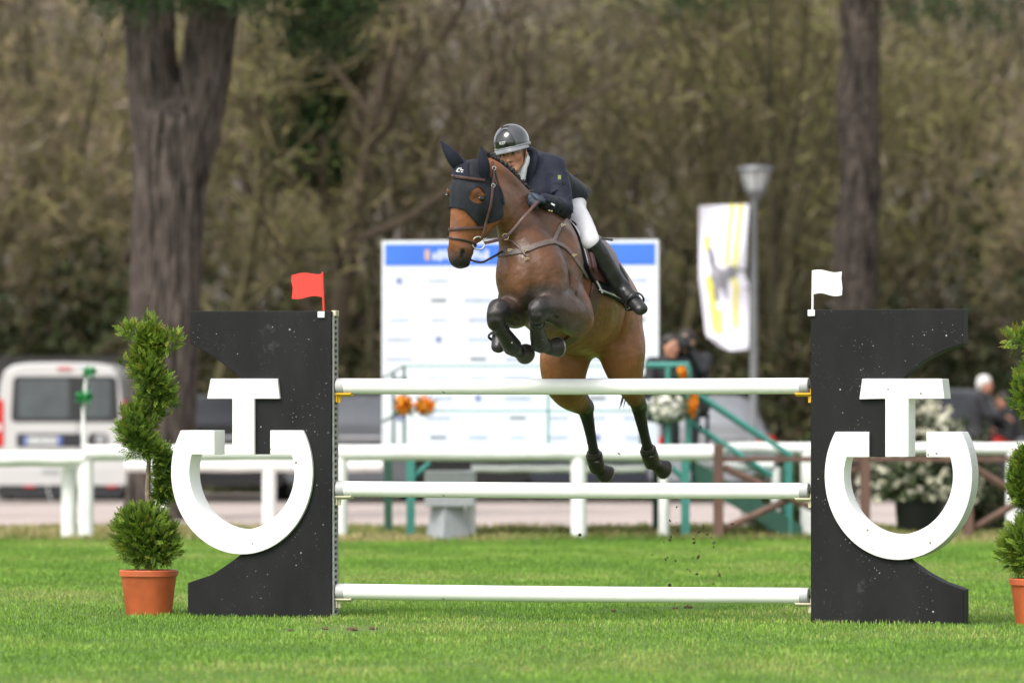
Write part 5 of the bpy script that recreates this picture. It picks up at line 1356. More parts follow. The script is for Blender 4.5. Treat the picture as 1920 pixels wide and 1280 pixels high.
# ------------------------------------------------------------------ sponsor board
t = thing('sponsor_board', 'large white sponsor board with blue header standing on the platform', 'board', (X(975,PY1), PY1-0.1, PZ), R(-9))
bw, bh = 2.93, 2.20
m_bw = mat('board_white', (0.66,0.67,0.72), rough=0.5, var=0.03); m_bb = mat('board_blue', (0.04,0.15,0.62), rough=0.5, var=0.12, scale=1.2)
MB().box((0,0,bh/2),(bw,0.04,bh), bevel=0.006).build('panel', m_bw, t, local=True)
MB().box((0,-0.0225,bh-0.15),(bw-0.07,0.003,0.225)).build('blue_header', m_bb, t, local=True)
m_pg = mat('print_grey', (0.20,0.20,0.23), rough=0.6); m_pb = mat('print_blue', (0.22,0.23,0.42), rough=0.6); m_pl = mat('print_pale', (0.44,0.46,0.56), rough=0.6); m_po = mat('print_orange', (0.55,0.36,0.28), rough=0.6)
MB().box((-0.98,-0.0255,bh-0.15),(0.05,0.002,0.11)).build('header_print', m_po, t, local=True)
for i in range(11): MB().box((-0.90+0.055*i,-0.0255,bh-0.155+0.012*((i*7)%3-1)),(0.034,0.002,0.07+0.02*((i*5)%3))).build('header_print', m_bw, t, local=True)
rs = random.Random(4)
for r_ in range(9):
    for c_ in range(7):
        x = -1.28+0.42*c_+(0.0 if r_ % 2 else 0.0); zz = bh-0.42-0.205*r_
        k = (r_*3+c_*5) % 7
        if k == 0: MB().lathe((x,-0.0225,zz), [(0.001,-0.003),(0.038,-0.002),(0.038,0)], n=14, axis='y').build('printed_logo', m_pb, t, local=True)
        elif k in (1,4): MB().box((x,-0.0225,zz),(0.17,0.003,0.035)).build('printed_logo', m_pg if k == 1 else m_pl, t, local=True)
        elif k in (2,5,6): MB().box((x,-0.0225,zz),(0.20+0.1*rs.random(),0.003,0.03+0.03*rs.random())).build('printed_logo', m_pl, t, local=True)
# ------------------------------------------------------------------ lamp post and banner
LY = 40.5
t = thing('street_lamp', 'grey lamp post with a lantern head beside the sponsor board', 'street lamp', (X(1413,LY), LY, 0))
m_lamp = mat('lamp_grey', (0.15,0.155,0.16), rough=0.45, metallic=0.3, var=0.08); m_lglass = mat('lamp_glass', (0.42,0.43,0.43), rough=0.15, var=0.05)
zz = lambda py: P(0,py,LY).z
MB().lathe((X(1413,LY),LY,0), [(0.11,0),(0.11,0.5),(0.052,0.62),(0.043,zz(372))], n=18).build('pole', m_lamp, t, True)
MB().lathe((X(1416,LY),LY,0), [(0.06,zz(374)),(0.13,zz(362)),(0.14,zz(357))], n=18).build('collar', m_lamp, t, True)
MB().lathe((X(1416,LY),LY,0), [(0.12,zz(357)),(0.185,zz(330)),(0.20,zz(322))], n=18).build('lantern', m_lglass, t, True)
for k in range(8):
    a = k*math.pi/4; MB().tube([(X(1416,LY)+0.137*math.cos(a),LY+0.137*math.sin(a),zz(357)),(X(1416,LY)+0.205*math.cos(a),LY+0.205*math.sin(a),zz(321))], 0.009, n=6).build('lantern_bar', m_lamp, t, True)
MB().lathe((X(1416,LY),LY,0), [(0.22,zz(322)),(0.25,zz(319)),(0.23,zz(314)),(0.10,zz(310)),(0.02,zz(309))], n=24).build('cap', m_lamp, t, True)
# banner: cloth with printed yellow bands and a grey figure
t = thing('banner', 'white fabric banner with yellow bands hanging from the lamp post', 'banner', P(1405,520,LY-0.1))
NU, NV = 40, 90; vs = []; cs = []
for j in range(NV+1):
    v = j/NV; yl_ = 388+v*(660-388)
    for i in range(NU+1):
        u = i/NU
        lx = np.interp(v,[0,0.5,0.56,0.92,1.0],[1311,1311,1313,1325,1352]); rx = np.interp(v,[0,0.2,0.5,0.56,1.0],[1404,1400,1398,1404,1403])
        px = lx+(rx-lx)*u; py = 386+v*272 - (3*u) + (0 if v < 0.9 else -18*max(0,0.35-u))
        vs.append(tuple(P(px,py,LY-0.1+0.06*math.sin(5*u+3*v)+0.04*math.sin(9*v+2*u))))
        c = np.array((0.74,0.73,0.82))
        b1 = abs(u-(0.62+0.10*math.sin(2.2*v+2.6)))*2; b2 = abs(u-(0.80+0.10*math.sin(2.2*v+2.6)))*2
        ylw = np.array((0.70,0.66,0.03))
        if b1 < 0.10 and v < 0.42: c = ylw
        if b2 < 0.10 and v < 0.85: c = ylw
        if abs(u-0.2-0.1*(v-0.5)) < 0.06 and 0.2 < v < 0.9: c = ylw if (v < 0.32 or v > 0.48) else c
        if abs(u-0.36) < 0.05 and 0.72 < v < 0.9: c = ylw
        nn_ = 0.35*mnoise.noise(Vector((u*6,v*12,1)))
        g = min(((u-0.42)/0.20)**2+((v-0.50-0.15*(u-0.4))/0.075)**2, ((u-0.27)/0.10)**2+((v-0.37-0.5*(u-0.27))/0.09)**2, ((u-0.62)/0.22)**2+((v-0.475)/0.04)**2, ((u-0.33)/0.07)**2+((v-0.60)/0.07)**2, ((u-0.52)/0.05)**2+((v-0.60)/0.06)**2)+nn_
        if g < 1: c = np.array((0.17,0.17,0.19))*(1.0+1.2*max(0,mnoise.noise(Vector((u*7,v*12,4)))))
        if abs(v-0.42-0.10*(u-0.6)) < 0.012 and u > 0.6: c = np.array((0.2,0.2,0.22))
        cs.append(c)
fs = [(j*(NU+1)+i, j*(NU+1)+i+1, (j+1)*(NU+1)+i+1, (j+1)*(NU+1)+i) for j in range(NV) for i in range(NU)]
make_obj('cloth', vs, fs, mat('banner_cloth', (0.7,0.7,0.75), rough=0.7, var=0.03, attr=True), t, True, True, cs)
for py in (386,540,652): bar(P(1398,py,LY-0.08), P(1414,py+2,LY-0.02), 0.012, m_lamp, 'tie', t)
# ------------------------------------------------------------------ vehicles
m_glass = mat('car_glass', (0.075,0.085,0.092), rough=0.06, var=0.2, scale=3, coat=0.5)  # base colour lifted to stand in for sky reflected in the panes
m_tyre = mat('tyre', (0.015,0.015,0.015), rough=0.85, var=0.1); m_trim = mat('black_trim', (0.018,0.018,0.019), rough=0.6, var=0.1)
m_redl = mat('red_lens', (0.50,0.012,0.014), rough=0.15, var=0.1, coat=0.5); m_plate = mat('plate_white', (0.62,0.63,0.62), rough=0.4, var=0.03); m_pblue = mat('plate_blue', (0.03,0.12,0.55), rough=0.4); m_ink = mat('plate_ink', (0.02,0.02,0.02), rough=0.5)
m_rimm = mat('wheel_rim', (0.4,0.4,0.41), rough=0.35, metallic=0.6)
def body_loft(t, half, stations, m):
    """half: right half outline (x,z) from roof centre to sill; stations: (y, xscale, zscale_top, zbase)"""
    ring = half+[(-x,z) for x, z in reversed(half) if x > 1e-6]; n = len(ring); vs = []; fs = []
    for (y, sx, sz) in stations:
        for x, z in ring: vs.append((x*sx, y, 0.25+(z-0.25)*sz if z > 0.25 else z))
    k = len(stations)
    for i in range(k-1):
        for j in range(n): fs.append((i*n+j, i*n+(j+1)%n, (i+1)*n+(j+1)%n, (i+1)*n+j))
    fs += [tuple(range(n-1,-1,-1)), tuple((k-1)*n+j for j in range(n))]
    mb = MB(); mb._add(vs, fs); return mb.build('body', m, t, True, local=True)
def rrect(cx, cz, w, h, r, n=5, skew=0.0):
    out = []
    for sx, sz, a0 in ((1,1,0),(-1,1,90),(-1,-1,180),(1,-1,270)):
        for i in range(n+1):
            a = R(a0+90*i/n); x = sx*(w/2-r)+r*math.cos(a); z_ = sz*(h/2-r)+r*math.sin(a); out.append((cx+x*(1-skew*z_/h), cz+z_))
    return out
def slab(t, poly, y0, y1, m, nm, par=None):
    return MB().prism(poly, y0, y1).build(nm, m, par or t, local=True)
def wheel(t, x, y, r=0.31, w=0.2):
    o = MB().lathe((x,y,r), [(r*0.62,-w/2),(r*0.93,-w/2),(r,-w/2+0.03),(r,w/2-0.03),(r*0.93,w/2),(r*0.62,w/2)], n=28, axis='x').build('tyre', m_tyre, t, True, local=True)
    MB().lathe((x,y,r), [(0.02,-w/2+0.01),(r*0.6,-w/2+0.02),(r*0.64,-w/2+0.03),(r*0.64,w/2-0.03),(r*0.6,w/2-0.02),(0.02,w/2-0.01)], n=24, axis='x').build('rim', m_rimm, o, True, local=True)
def plate(t, x, z, y, text=None, flip=False, w=0.52):
    p = MB().box((x,y,z),(w,0.012,0.115), bevel=0.003).build('number_plate', m_plate, t, local=True)
    for sg in (-1,1): MB().box((x+sg*(w/2-0.026),y-0.0075,z),(0.042,0.003,0.105)).build('plate_band', m_pblue, p, local=True)
    if text:
        cu = bpy.data.curves.new('pt','FONT'); cu.body = text; cu.size = 0.105; cu.align_x = 'CENTER'; cu.align_y = 'CENTER'; cu.extrude = 0.001
        o_ = bpy.data.objects.new('pt', cu); C.objects.link(o_); bpy.context.view_layer.update()
        o = bpy.data.objects.new('plate_number', bpy.data.meshes.new_from_object(o_.evaluated_get(bpy.context.evaluated_depsgraph_get()))); bpy.data.objects.remove(o_)
        C.objects.link(o); o.data.materials.clear(); o.data.materials.append(m_ink); o.rotation_euler = (R(90),0,0); o.location = (x,y-0.009,z); o.parent = p
    return p
VY = gY(939)
van = thing('van', 'white boxy van parked tail-on behind the rail fence', 'van', (X(113,VY), VY, 0))
m_vwhite = mat('van_paint', (0.50,0.49,0.475), rough=0.3, var=0.04, scale=2, coat=0.4)
k_ = FPX/(CAMD+VY); vx = lambda px: (px-113)/k_; vz = lambda py: CAMZ+(HOR-py)/k_
half = [(0,vz(679)),(0.45,vz(680)),(0.66,vz(684)),(0.77,vz(694)),(0.825,vz(715)),(0.865,vz(755)),(0.91,vz(800)),(0.925,vz(850)),(0.925,vz(890)),(0.915,vz(908)),(0.87,vz(918))]
body_loft(van, half, [(0.0,0.975,0.975),(0.025,0.995,0.99),(0.09,1,1),(2.4,1,1),(3.0,0.99,0.985),(3.25,0.97,0.93),(3.75,0.96,0.63),(4.2,0.93,0.55),(4.32,0.85,0.45)], m_vwhite)
slab(van, rrect(vx(122),vz(748),vx(222)-vx(23),vz(705)-vz(791),0.07,skew=0.05), -0.006, 0.02, m_trim, 'window_surround')
slab(van, rrect(vx(82),vz(747),vx(132)-vx(36),vz(712)-vz(785),0.05), -0.012, 0.0, m_glass, 'rear_window')
slab(van, rrect(vx(183),vz(747),vx(208)-vx(160),vz(712)-vz(785),0.05), -0.012, 0.0, m_glass, 'rear_window')
MB().box((vx(146),-0.004,vz(840)),(0.012,0.012,vz(690)-vz(905)-0.25)).build('door_gap', m_trim, van, local=True)
slab(van, rrect(vx(92),vz(825),vx(153)-vx(31),vz(812)-vz(838),0.03), -0.008, 0.02, m_trim, 'plate_recess')
slab(van, rrect(vx(183),vz(825),vx(203)-vx(165),vz(811)-vz(838),0.08), -0.008, 0.02, m_trim, 'badge_recess')
MB().lathe((vx(188),-0.018,vz(824)), [(0.01,-0.006),(0.07,-0.004),(0.075,0.01)], n=20, axis='y').build('badge', m_rimm, van, True, local=True)
plate(van, vx(80), vz(826), -0.018, 'FH 551WL')
for sg, pxs in ((-1,(-11,15)),(1,(226,238))):
    zc = (vz(748)+vz(838))/2; w = 0.17 if sg < 0 else 0.045
    slab(van, rrect(sg*(0.865 if sg < 0 else 0.885),zc,w,vz(748)-vz(838),0.05 if sg < 0 else 0.03), -0.014, 0.10, m_redl, 'tail_light')
    MB().box((sg*(0.865 if sg < 0 else 0.885),-0.016,zc-0.06),(w*0.6,0.008,0.10)).build('reversing_lens', m_plate, van, local=True)
MB().box((vx(121),-0.012,vz(691)),(0.20,0.02,0.035), bevel=0.005).build('brake_light', m_redl, van, local=True)
slab(van, rrect(0,vz(893),1.83,vz(878)-vz(910),0.06), -0.07, 0.05, m_vwhite, 'bumper')
slab(van, rrect(0,vz(920),1.70,vz(908)-vz(932),0.03), -0.05, 0.05, m_trim, 'valance')
for px in (56,210): MB().box((vx(px),-0.073,vz(911)),(0.15,0.012,0.03)).build('reflector', m_redl, van, local=True)
MB().box((vx(96),-0.074,vz(884)),(0.24,0.01,0.06)).build('tow_cover', mat('tow_grey',(0.3,0.3,0.29),rough=0.6), van, local=True)
for sg in (-1,1):
    wheel(van, sg*0.78, 0.75); wheel(van, sg*0.78, 3.5)
    MB().box((sg*1.0,2.75,1.12),(0.16,0.10,0.22), bevel=0.03).build('door_mirror', m_trim, van, local=True)
MB().tube([(vx(90),-0.08,vz(905)),(vx(91),-0.09,vz(918)),(vx(96),-0.10,vz(935)),(vx(99),-0.1,0.01)], 0.008, n=6).build('dangling_cable', m_plate, van, True, local=True)
def car(label, px, yy, paint, rot=0.0, lights=True, text=None, h=1.47):
    t = thing('parked_car', label, 'car', (X(px,yy), yy, 0), R(rot), 'cars parked along the far side of the road')
    hf = [(0,h),(0.40,h-0.01),(0.56,h-0.06),(0.64,h-0.18),(0.76,1.0),(0.86,0.92),(0.89,0.75),(0.89,0.45),(0.86,0.30),(0.78,0.22)]
    body_loft(t, hf, [(0.0,0.93,0.66),(0.04,0.98,0.68),(0.10,0.99,0.74),(0.45,1,0.97),(0.9,1,1.0),(2.0,1,1.0),(2.5,1,0.93),(3.2,0.99,0.66),(3.9,0.95,0.60),(4.15,0.85,0.48)], paint)
    rw = [(-0.50,0.985),(0.50,0.985),(0.43,h-0.12),(-0.43,h-0.12)]
    vsq = [(x, (0.115 if z_ < 1.1 else 0.40)-0.035, z_) for x, z_ in rw]; mb = MB(); mb._add(vsq+[(x,y+0.03,z_) for x,y,z_ in vsq], [(0,1,2,3),(7,6,5,4),(0,4,5,1),(1,5,6,2),(2,6,7,3),(3,7,4,0)]); mb.build('rear_window', m_glass, t, local=True)
    for sg in (-1,1):
        slab(t, rrect(sg*0.70,0.83,0.28,0.15,0.04), -0.012, 0.10, m_redl, 'tail_light'); wheel(t, sg*0.76, 0.75, 0.31); wheel(t, sg*0.76, 3.3, 0.31)
        MB().box((sg*0.93,2.35,1.0),(0.15,0.09,0.13), bevel=0.03).build('door_mirror', m_trim, t, local=True)
    MB().box((0,-0.004,0.88),(0.95,0.03,0.035), bevel=0.008).build('chrome_strip', m_rimm, t, local=True)
    slab(t, rrect(0,0.42,1.72,0.26,0.08), -0.06, 0.05, paint, 'bumper'); slab(t, rrect(0,0.285,1.5,0.08,0.02), -0.05, 0.05, m_trim, 'valance')
    plate(t, 0, 0.72, -0.012, text)
    return t
m_c1 = mat('dark_grey_paint', (0.085,0.09,0.10), rough=0.25, coat=0.5); m_c2 = mat('black_paint', (0.010,0.010,0.012), rough=0.22, coat=0.5); m_c3 = mat('silver_paint', (0.30,0.31,0.33), rough=0.3, metallic=0.4, coat=0.4); m_c4 = mat('blue_black_paint', (0.012,0.016,0.03), rough=0.25, coat=0.5)
CY = 41.0
car('black car parked between the white van and the dark grey car', 425, CY+0.6, m_c2, 3)
car('dark grey car with chrome strip parked left of the sponsor board', 655, CY, m_c1, -2)
car('black car parked low behind the platform legs, beside the dark grey car', 880, CY+0.8, m_c2, 2)
car('blue black car parked behind the platform legs, beside the silver car', 1110, CY+0.5, m_c4, -3)
car('silver car parked beside the lamp post behind the teal steps', 1338, CY+0.2, m_c3, 4)
car('black car parked behind the white flowering shrub', 1785, CY+1.0, m_c2, 0, h=1.55)
# dark paling fence behind the van
m_pale = mat('dark_mesh_fence', (0.025,0.024,0.022), rough=0.8, var=0.3)
t = thing('mesh_fence', 'dark mesh fence along the wood behind the white van', 'fence', (X(60,47.5), 47.5, 0))
zf = P(0,664,47.5).z
for i in range(6): MB().box((-14.6+i*1.8,47.5,zf/2),(0.07,0.07,zf)).build('post', m_pale, t)
for i in range(5): MB().box((-13.7+i*1.8,47.52,zf/2+0.02),(1.72,0.03,zf-0.10)).build('screen', m_pale, t)
# ------------------------------------------------------------------ people in the background
m_dkcoat = mat('dark_coat', (0.014,0.015,0.018), rough=0.8, var=0.2, bump=0.3); m_dktr = mat('dark_trousers', (0.03,0.03,0.035), rough=0.85, var=0.2); m_shoe2 = mat('dark_shoes', (0.02,0.018,0.016), rough=0.6)
m_whair = mat('white_hair', (0.62,0.61,0.59), rough=0.8, var=0.1, bump=0.5, bscale=80); m_dhair = mat('dark_hair', (0.02,0.015,0.012), rough=0.6, var=0.2); m_gtr = mat('grey_trousers', (0.12,0.12,0.13), rough=0.85)
def stand(px, yy, face, H=1.72, lean=0.0, armsL=None, armsR=None, base=0.0, sit=False):
    f = nrm(Vector(face)); l = UP.cross(f).normalized(); o = Vector((X(px,yy),yy,base)); s = H/1.75
    q = lambda a, b, c: o+f*(a*s)+l*(b*s)+UP*(c*s)
    if sit:
        J = dict(pelvis=q(0,0,0.50),chest=q(0.06+lean,0,0.86),neck=q(0.09+lean,0,1.02),head=q(0.13+lean,0,1.16),hipL=q(0.04,0.10,0.48),hipR=q(0.04,-0.10,0.48),knL=q(0.46,0.13,0.50),knR=q(0.46,-0.13,0.50),anL=q(0.46,0.13,0.09),anR=q(0.46,-0.13,0.09),toeL=q(0.62,0.15,0.04),toeR=q(0.62,-0.15,0.04),shL=q(0.06+lean,0.19,0.98),shR=q(0.06+lean,-0.19,0.98),elL=q(0.14+lean,0.26,0.72),elR=q(0.14+lean,-0.26,0.72),wrL=q(0.36+lean,0.14,0.72),wrR=q(0.36+lean,-0.14,0.72))
    else:
        J = dict(pelvis=q(0,0,0.95),chest=q(0.03+lean*0.6,0,1.28),neck=q(0.04+lean,0,1.47),head=q(0.07+lean*1.15,0,1.61),hipL=q(0,0.10,0.92),hipR=q(0,-0.10,0.92),knL=q(0.03,0.11,0.50),knR=q(0.03,-0.11,0.50),anL=q(0,0.11,0.09),anR=q(0,-0.11,0.09),toeL=q(0.17,0.13,0.04),toeR=q(0.17,-0.13,0.04),shL=q(0.03+lean,0.19,1.42),shR=q(0.03+lean,-0.19,1.42),elL=q(0.05,0.26,1.14),elR=q(0.05,-0.26,1.14),wrL=q(0.20,0.22,0.96),wrR=q(0.20,-0.22,0.96))
    if armsL: J['elL'], J['wrL'] = q(*armsL[0]), q(*armsL[1])
    if armsR: J['elR'], J['wrR'] = q(*armsR[0]), q(*armsR[1])
    J['face'] = f+UP*(-0.12); J['up'] = UP; return J
make_person('person', 'white-haired person in a black coat standing behind the white-flag wing', stand(1830, 42.0, (1,-0.15,0), 1.74, 0.05, armsR=((0.18,-0.24,1.20),(0.40,-0.18,1.17)), armsL=((-0.05,0.27,1.12),(-0.14,0.30,0.92))), dict(top=m_dkcoat, legs=m_dktr, shoes=m_shoe2, hair=m_whair), h=0.018)
make_person('person', 'person in dark coat and grey trousers facing the white-haired person', stand(1908, 42.2, (-1,-0.2,0), 1.5, 0.16, armsL=((0.2,0.24,1.02),(0.38,0.18,1.12))), dict(top=m_dkcoat, legs=m_gtr, shoes=m_shoe2, hair=m_dhair), h=0.018)
make_person('person', 'seated spectator in dark coat at the top of the teal steps', stand(1240, PY0+0.9, (0.5,-1,0), 1.72, 0.08, base=PZ-0.06, sit=True), dict(top=m_dkcoat, legs=m_dktr, shoes=m_shoe2, hair=m_dhair), h=0.018)
pc, qf, _ = make_person('person', 'seated photographer in dark coat holding a camera to the face', stand(1296, PY0+1.3, (-0.3,-1,0), 1.74, 0.05, base=PZ-0.02, sit=True, armsL=((0.24,0.20,0.86),(0.26,0.05,1.10)), armsR=((0.24,-0.20,0.86),(0.26,-0.05,1.10))), dict(top=m_dkcoat, legs=m_dktr, shoes=m_shoe2, hair=m_dhair), h=0.018)
cm = thing('camera', 'black camera with lens held up by the seated photographer', 'camera', qf(0,0.17,0.01))
MB().box(qf(0,0.15,0.02),(0.16,0.09,0.11), bevel=0.012).build('camera_body', m_trim, cm); MB().loft([qf(0,0.19,0.01),qf(0,0.36,-0.01)], [0.05,0.055], n=18).build('lens', m_trim, cm, True)
for px, yy, b in ((1240,PY0+0.95,PZ-0.06),(1296,PY0+1.35,PZ-0.02)):
    ch = thing('chair', 'dark folding chair under a seated spectator on the platform', 'chair', (X(px,yy)-0.02, yy, b), 0, 'chairs on the platform')
    MB().box((0,0.02,0.385),(0.42,0.40,0.03), bevel=0.008).build('seat', m_trim, ch, local=True); MB().box((0,0.24,0.72),(0.42,0.03,0.25), bevel=0.008).build('backrest', m_trim, ch, local=True)
    for sx in (-1,1):
        for y_ in (-0.16,0.22): MB().tube([(sx*0.19,y_,0.06 if b else 0),(sx*0.19,y_,0.37 if y_ < 0 else 0.84)], 0.012, n=8).build('leg', m_trim, ch, True, local=True)
# ------------------------------------------------------------------ trees and shrubs
def bark(name, c1, c2, sc=6.0, st=(1,1,0.15), bump=1.0):
    m = bpy.data.materials.new(name); m.use_nodes = True; N, L = m.node_tree.nodes, m.node_tree.links; b = N['Principled BSDF']; b.inputs['Roughness'].default_value = 0.9; b.inputs['Specular IOR Level'].default_value = 0.15
    tc = N.new('ShaderNodeTexCoord'); mp = N.new('ShaderNodeMapping'); mp.inputs['Scale'].default_value = st; L.new(tc.outputs['Object'], mp.inputs[0])
    n = N.new('ShaderNodeTexNoise'); n.inputs['Scale'].default_value = sc; n.inputs['Detail'].default_value = 6; n.inputs['Roughness'].default_value = 0.7; L.new(mp.outputs[0], n.inputs['Vector'])
    v = N.new('ShaderNodeTexVoronoi'); v.inputs['Scale'].default_value = sc*1.6; v.feature = 'DISTANCE_TO_EDGE'; L.new(mp.outputs[0], v.inputs['Vector'])
    r = N.new('ShaderNodeValToRGB'); r.color_ramp.elements[0].position = 0.35; r.color_ramp.elements[1].position = 0.68; r.color_ramp.elements[0].color = (*c1,1); r.color_ramp.elements[1].color = (*c2,1); L.new(n.outputs['Fac'], r.inputs[0])
    ad = N.new('ShaderNodeMath'); ad.operation = 'MULTIPLY_ADD'; L.new(v.outputs['Distance'], ad.inputs[0]); ad.inputs[1].default_value = 1.6; L.new(n.outputs['Fac'], ad.inputs[2])
    bp = N.new('ShaderNodeBump'); bp.inputs['Strength'].default_value = bump; bp.inputs['Distance'].default_value = 0.06; L.new(ad.outputs[0], bp.inputs['Height']); L.new(bp.outputs[0], b.inputs['Normal']); L.new(r.outputs[0], b.inputs['Base Color']); return m
m_pine = bark('pine_bark', (0.024,0.0195,0.017), (0.158,0.127,0.110), 12.0, (1,1,0.12), 1.0)
m_pine2 = bark('grey_pine_bark', (0.015,0.0125,0.0105), (0.115,0.093,0.078), 9.0, (1,1,0.25), 1.0)
m_barkm = bark('mossy_bark', (0.06,0.052,0.028), (0.16,0.14,0.07), 7.0)
m_barkb = bark('brown_bark', (0.055,0.042,0.03), (0.15,0.115,0.08), 7.0)
m_barkd = bark('dark_mossy_bark', (0.035,0.031,0.02), (0.10,0.088,0.048), 7.0)
def rv(rs): v = rs.normal(size=3); return Vector(v/np.linalg.norm(v))
class TreeGen:
    def __init__(s, seed): s.rs = np.random.default_rng(seed); s.mb = MB(); s.V = []; s.C = []
    def ribbon(s, p, d, L, w, c):
        n = rv(s.rs); sd = Vector(d).cross(n).normalized()*w; e = p+Vector(d)*L; m_ = p+Vector(d)*(L*0.5)+rv(s.rs)*L*0.08
        s.V += [tuple(p-sd*0.5), tuple(p+sd*0.5), tuple(m_+sd), tuple(m_-sd)]; s.V += [tuple(m_-sd), tuple(m_+sd), tuple(e+sd*0.3), tuple(e-sd*0.3)]
        s.C += [c]*8
    def twigs(s, p, d, n, L, cols, w=0.010, bud=None, budn=0, spread=0.9):
        for i in range(n):
            dd = (Vector(d)*0.6+rv(s.rs)*spread+UP*0.15).normalized(); q = p+rv(s.rs)*0.12
            c = cols[int(s.rs.integers(len(cols)))]; k = 0.7+0.6*s.rs.random(); l = L*(0.5+s.rs.random())
            s.ribbon(q, dd, l, w*(0.6+0.8*s.rs.random()), tuple(x*k for x in c))
            for b in range(budn):
                c2 = bud[int(s.rs.integers(len(bud)))]; k = 0.7+0.6*s.rs.random(); pq = q+dd*(l*s.rs.random())
                s.ribbon(pq, rv(s.rs), 0.05+0.05*s.rs.random(), 0.018, tuple(x*k for x in c2))
    def grow(s, p, d, L, r, lev, maxlev, kids, cols, tw, bud, budn, bend=0.22, up=0.25, ratio=0.66):
        n = 5 if lev < 2 else 3; pts = [Vector(p)]; dirv = Vector(d).normalized(); rad = [r]
        for i in range(n):
            dirv = (dirv+rv(s.rs)*bend+UP*(up*0.25)).normalized(); pts.append(pts[-1]+dirv*(L/n)); rad.append(r*(1-0.55*(i+1)/n))
        s.mb.loft(pts, rad, n=max(3,8-2*lev), side=(0.3,0.8,0.5), cap=False)
        if lev >= maxlev:
            for q in pts[1:]: s.twigs(q, dirv, tw, 0.42, cols, bud=bud, budn=budn)
            return
        for k in range(kids[lev]):
            t = 0.35+0.65*(k+0.5*s.rs.random())/kids[lev] if lev else 0.30+0.70*(k+s.rs.random())/kids[lev]
            i = min(int(t*n), n-1); q = pts[i]+(pts[i+1]-pts[i])*(t*n-i)
            ax = rv(s.rs); side = dirv.cross(ax).normalized(); dd = (dirv*0.45+side*0.85+UP*up).normalized()
            s.grow(q, dd, L*ratio*(0.7+0.5*s.rs.random())*(1-0.3*t if lev == 0 else 1), rad[i]*0.55, lev+1, maxlev, kids, cols, tw, bud, budn, bend, up, ratio)
    def meshes(s, bark_m, name):
        tr = s.mb.build('trunk', bark_m, None, True, local=True)
        V = np.array(s.V); cr = soup('crown', V, np.arange(len(V)).reshape(-1,4), np.array(s.C), m_twig)
        return tr, cr
BR = [(0.22,0.162,0.115),(0.26,0.20,0.15),(0.165,0.125,0.09),(0.30,0.255,0.205)]
OL = [(0.205,0.175,0.082),(0.25,0.22,0.095),(0.17,0.145,0.075),(0.235,0.185,0.115)]
BUDO = [(0.13,0.14,0.03),(0.10,0.12,0.026),(0.17,0.16,0.045)]; BUDB = [(0.15,0.10,0.055),(0.13,0.095,0.06),(0.145,0.125,0.055)]; IVY = [(0.02,0.036,0.013),(0.03,0.048,0.018),(0.045,0.062,0.022)]
PROTO = {}
def proto(key, seed, H, r, kids, maxlev, cols, tw, bud, budn, bm, stems=1, up=0.3, bend=0.2, ivy=0, low=0.0):
    g = TreeGen(seed)
    for k in range(stems):
        o = Vector((0.25*math.cos(k*2.4),0.25*math.sin(k*2.4),0)) if stems > 1 else Vector((0,0,0))
        g.grow(o, (0.12*g.rs.normal(),0.12*g.rs.normal(),1), H*(0.62+0.1*k/max(1,stems)), r, 0, maxlev, kids, cols, tw, bud, budn, bend, up)
    for i in range(ivy):
        a = g.rs.random()*6.28; z_ = low+(H*0.62-low)*g.rs.random(); rr = r*1.0+0.75*g.rs.random()*(0.55+0.45*math.sin(z_*2.1+a))
        p = Vector((rr*math.cos(a), rr*math.sin(a), z_))
        c = IVY[int(g.rs.integers(3))]; k = 0.6+0.8*g.rs.random(); g.ribbon(p, rv(g.rs), 0.10+0.06*g.rs.random(), 0.045, tuple(x*k for x in c))
    PROTO[key] = g.meshes(bm, key)
proto('olive', 3, 11, 0.14, [9,5,4], 3, OL, 3, BUDO, 1, m_barkm, up=0.35)
proto('brown', 5, 12, 0.13, [9,5,4], 3, BR, 3, BUDB, 1, m_barkb, up=0.4)
proto('thicket', 8, 8, 0.07, [7,5], 2, BR+OL, 7, BUDO+BUDB, 1, m_barkm, stems=3, up=0.45)
proto('slim', 12, 15, 0.13, [8,4,3], 3, OL, 3, BUDO, 1, m_barkm, up=0.5, bend=0.10)
proto('ivy', 17, 12, 0.17, [8,4,3], 3, OL, 3, BUDO, 1, m_barkb, ivy=9000, low=4.6)
proto('pole', 23, 15, 0.10, [7,3,2], 3, OL+BR, 2, BUDO, 1, m_barkd, up=0.55, bend=0.07)
USED = set()
def put_tree(name, label, key, px, D, scale, rot, group=None, seed=0):
    yy = D-36; t = thing(name, label, 'tree', (X(px,yy), yy, 0), rot, group)
    for src in PROTO[key]:
        o = src if (key, src.name) not in USED else src.copy()
        if (key, src.name) in USED: C.objects.link(o)
        else: USED.add((key, src.name))
        o.parent = t; o.scale = (scale,)*3
    return t
rs = random.Random(21)
G1 = 'bare spring trees of the wood'
put_tree('ivy_tree', 'tall tree with its trunk wrapped in dark ivy behind the red flag', 'ivy', 590, 85, 1.0, 0.3)
put_tree('ivy_tree', 'tree with ivy on its trunk behind the grey-trousered person', 'ivy', 1860, 104, 0.75, 2.0)
put_tree('slim_tree', 'slim mossy trunk standing nearest the lamp post', 'slim', 1475, 96, 0.85, 0.9)
put_tree('slim_tree', 'slim mossy trunk just beside the dark pine trunk', 'slim', 1548, 99, 0.9, 2.6)
LB = {'olive':'olive-tinged bare tree of the wood behind the parked cars','brown':'brown bare tree of the wood behind the parked cars','thicket':'low multi-stemmed thicket tree at the edge of the wood'}
row = []
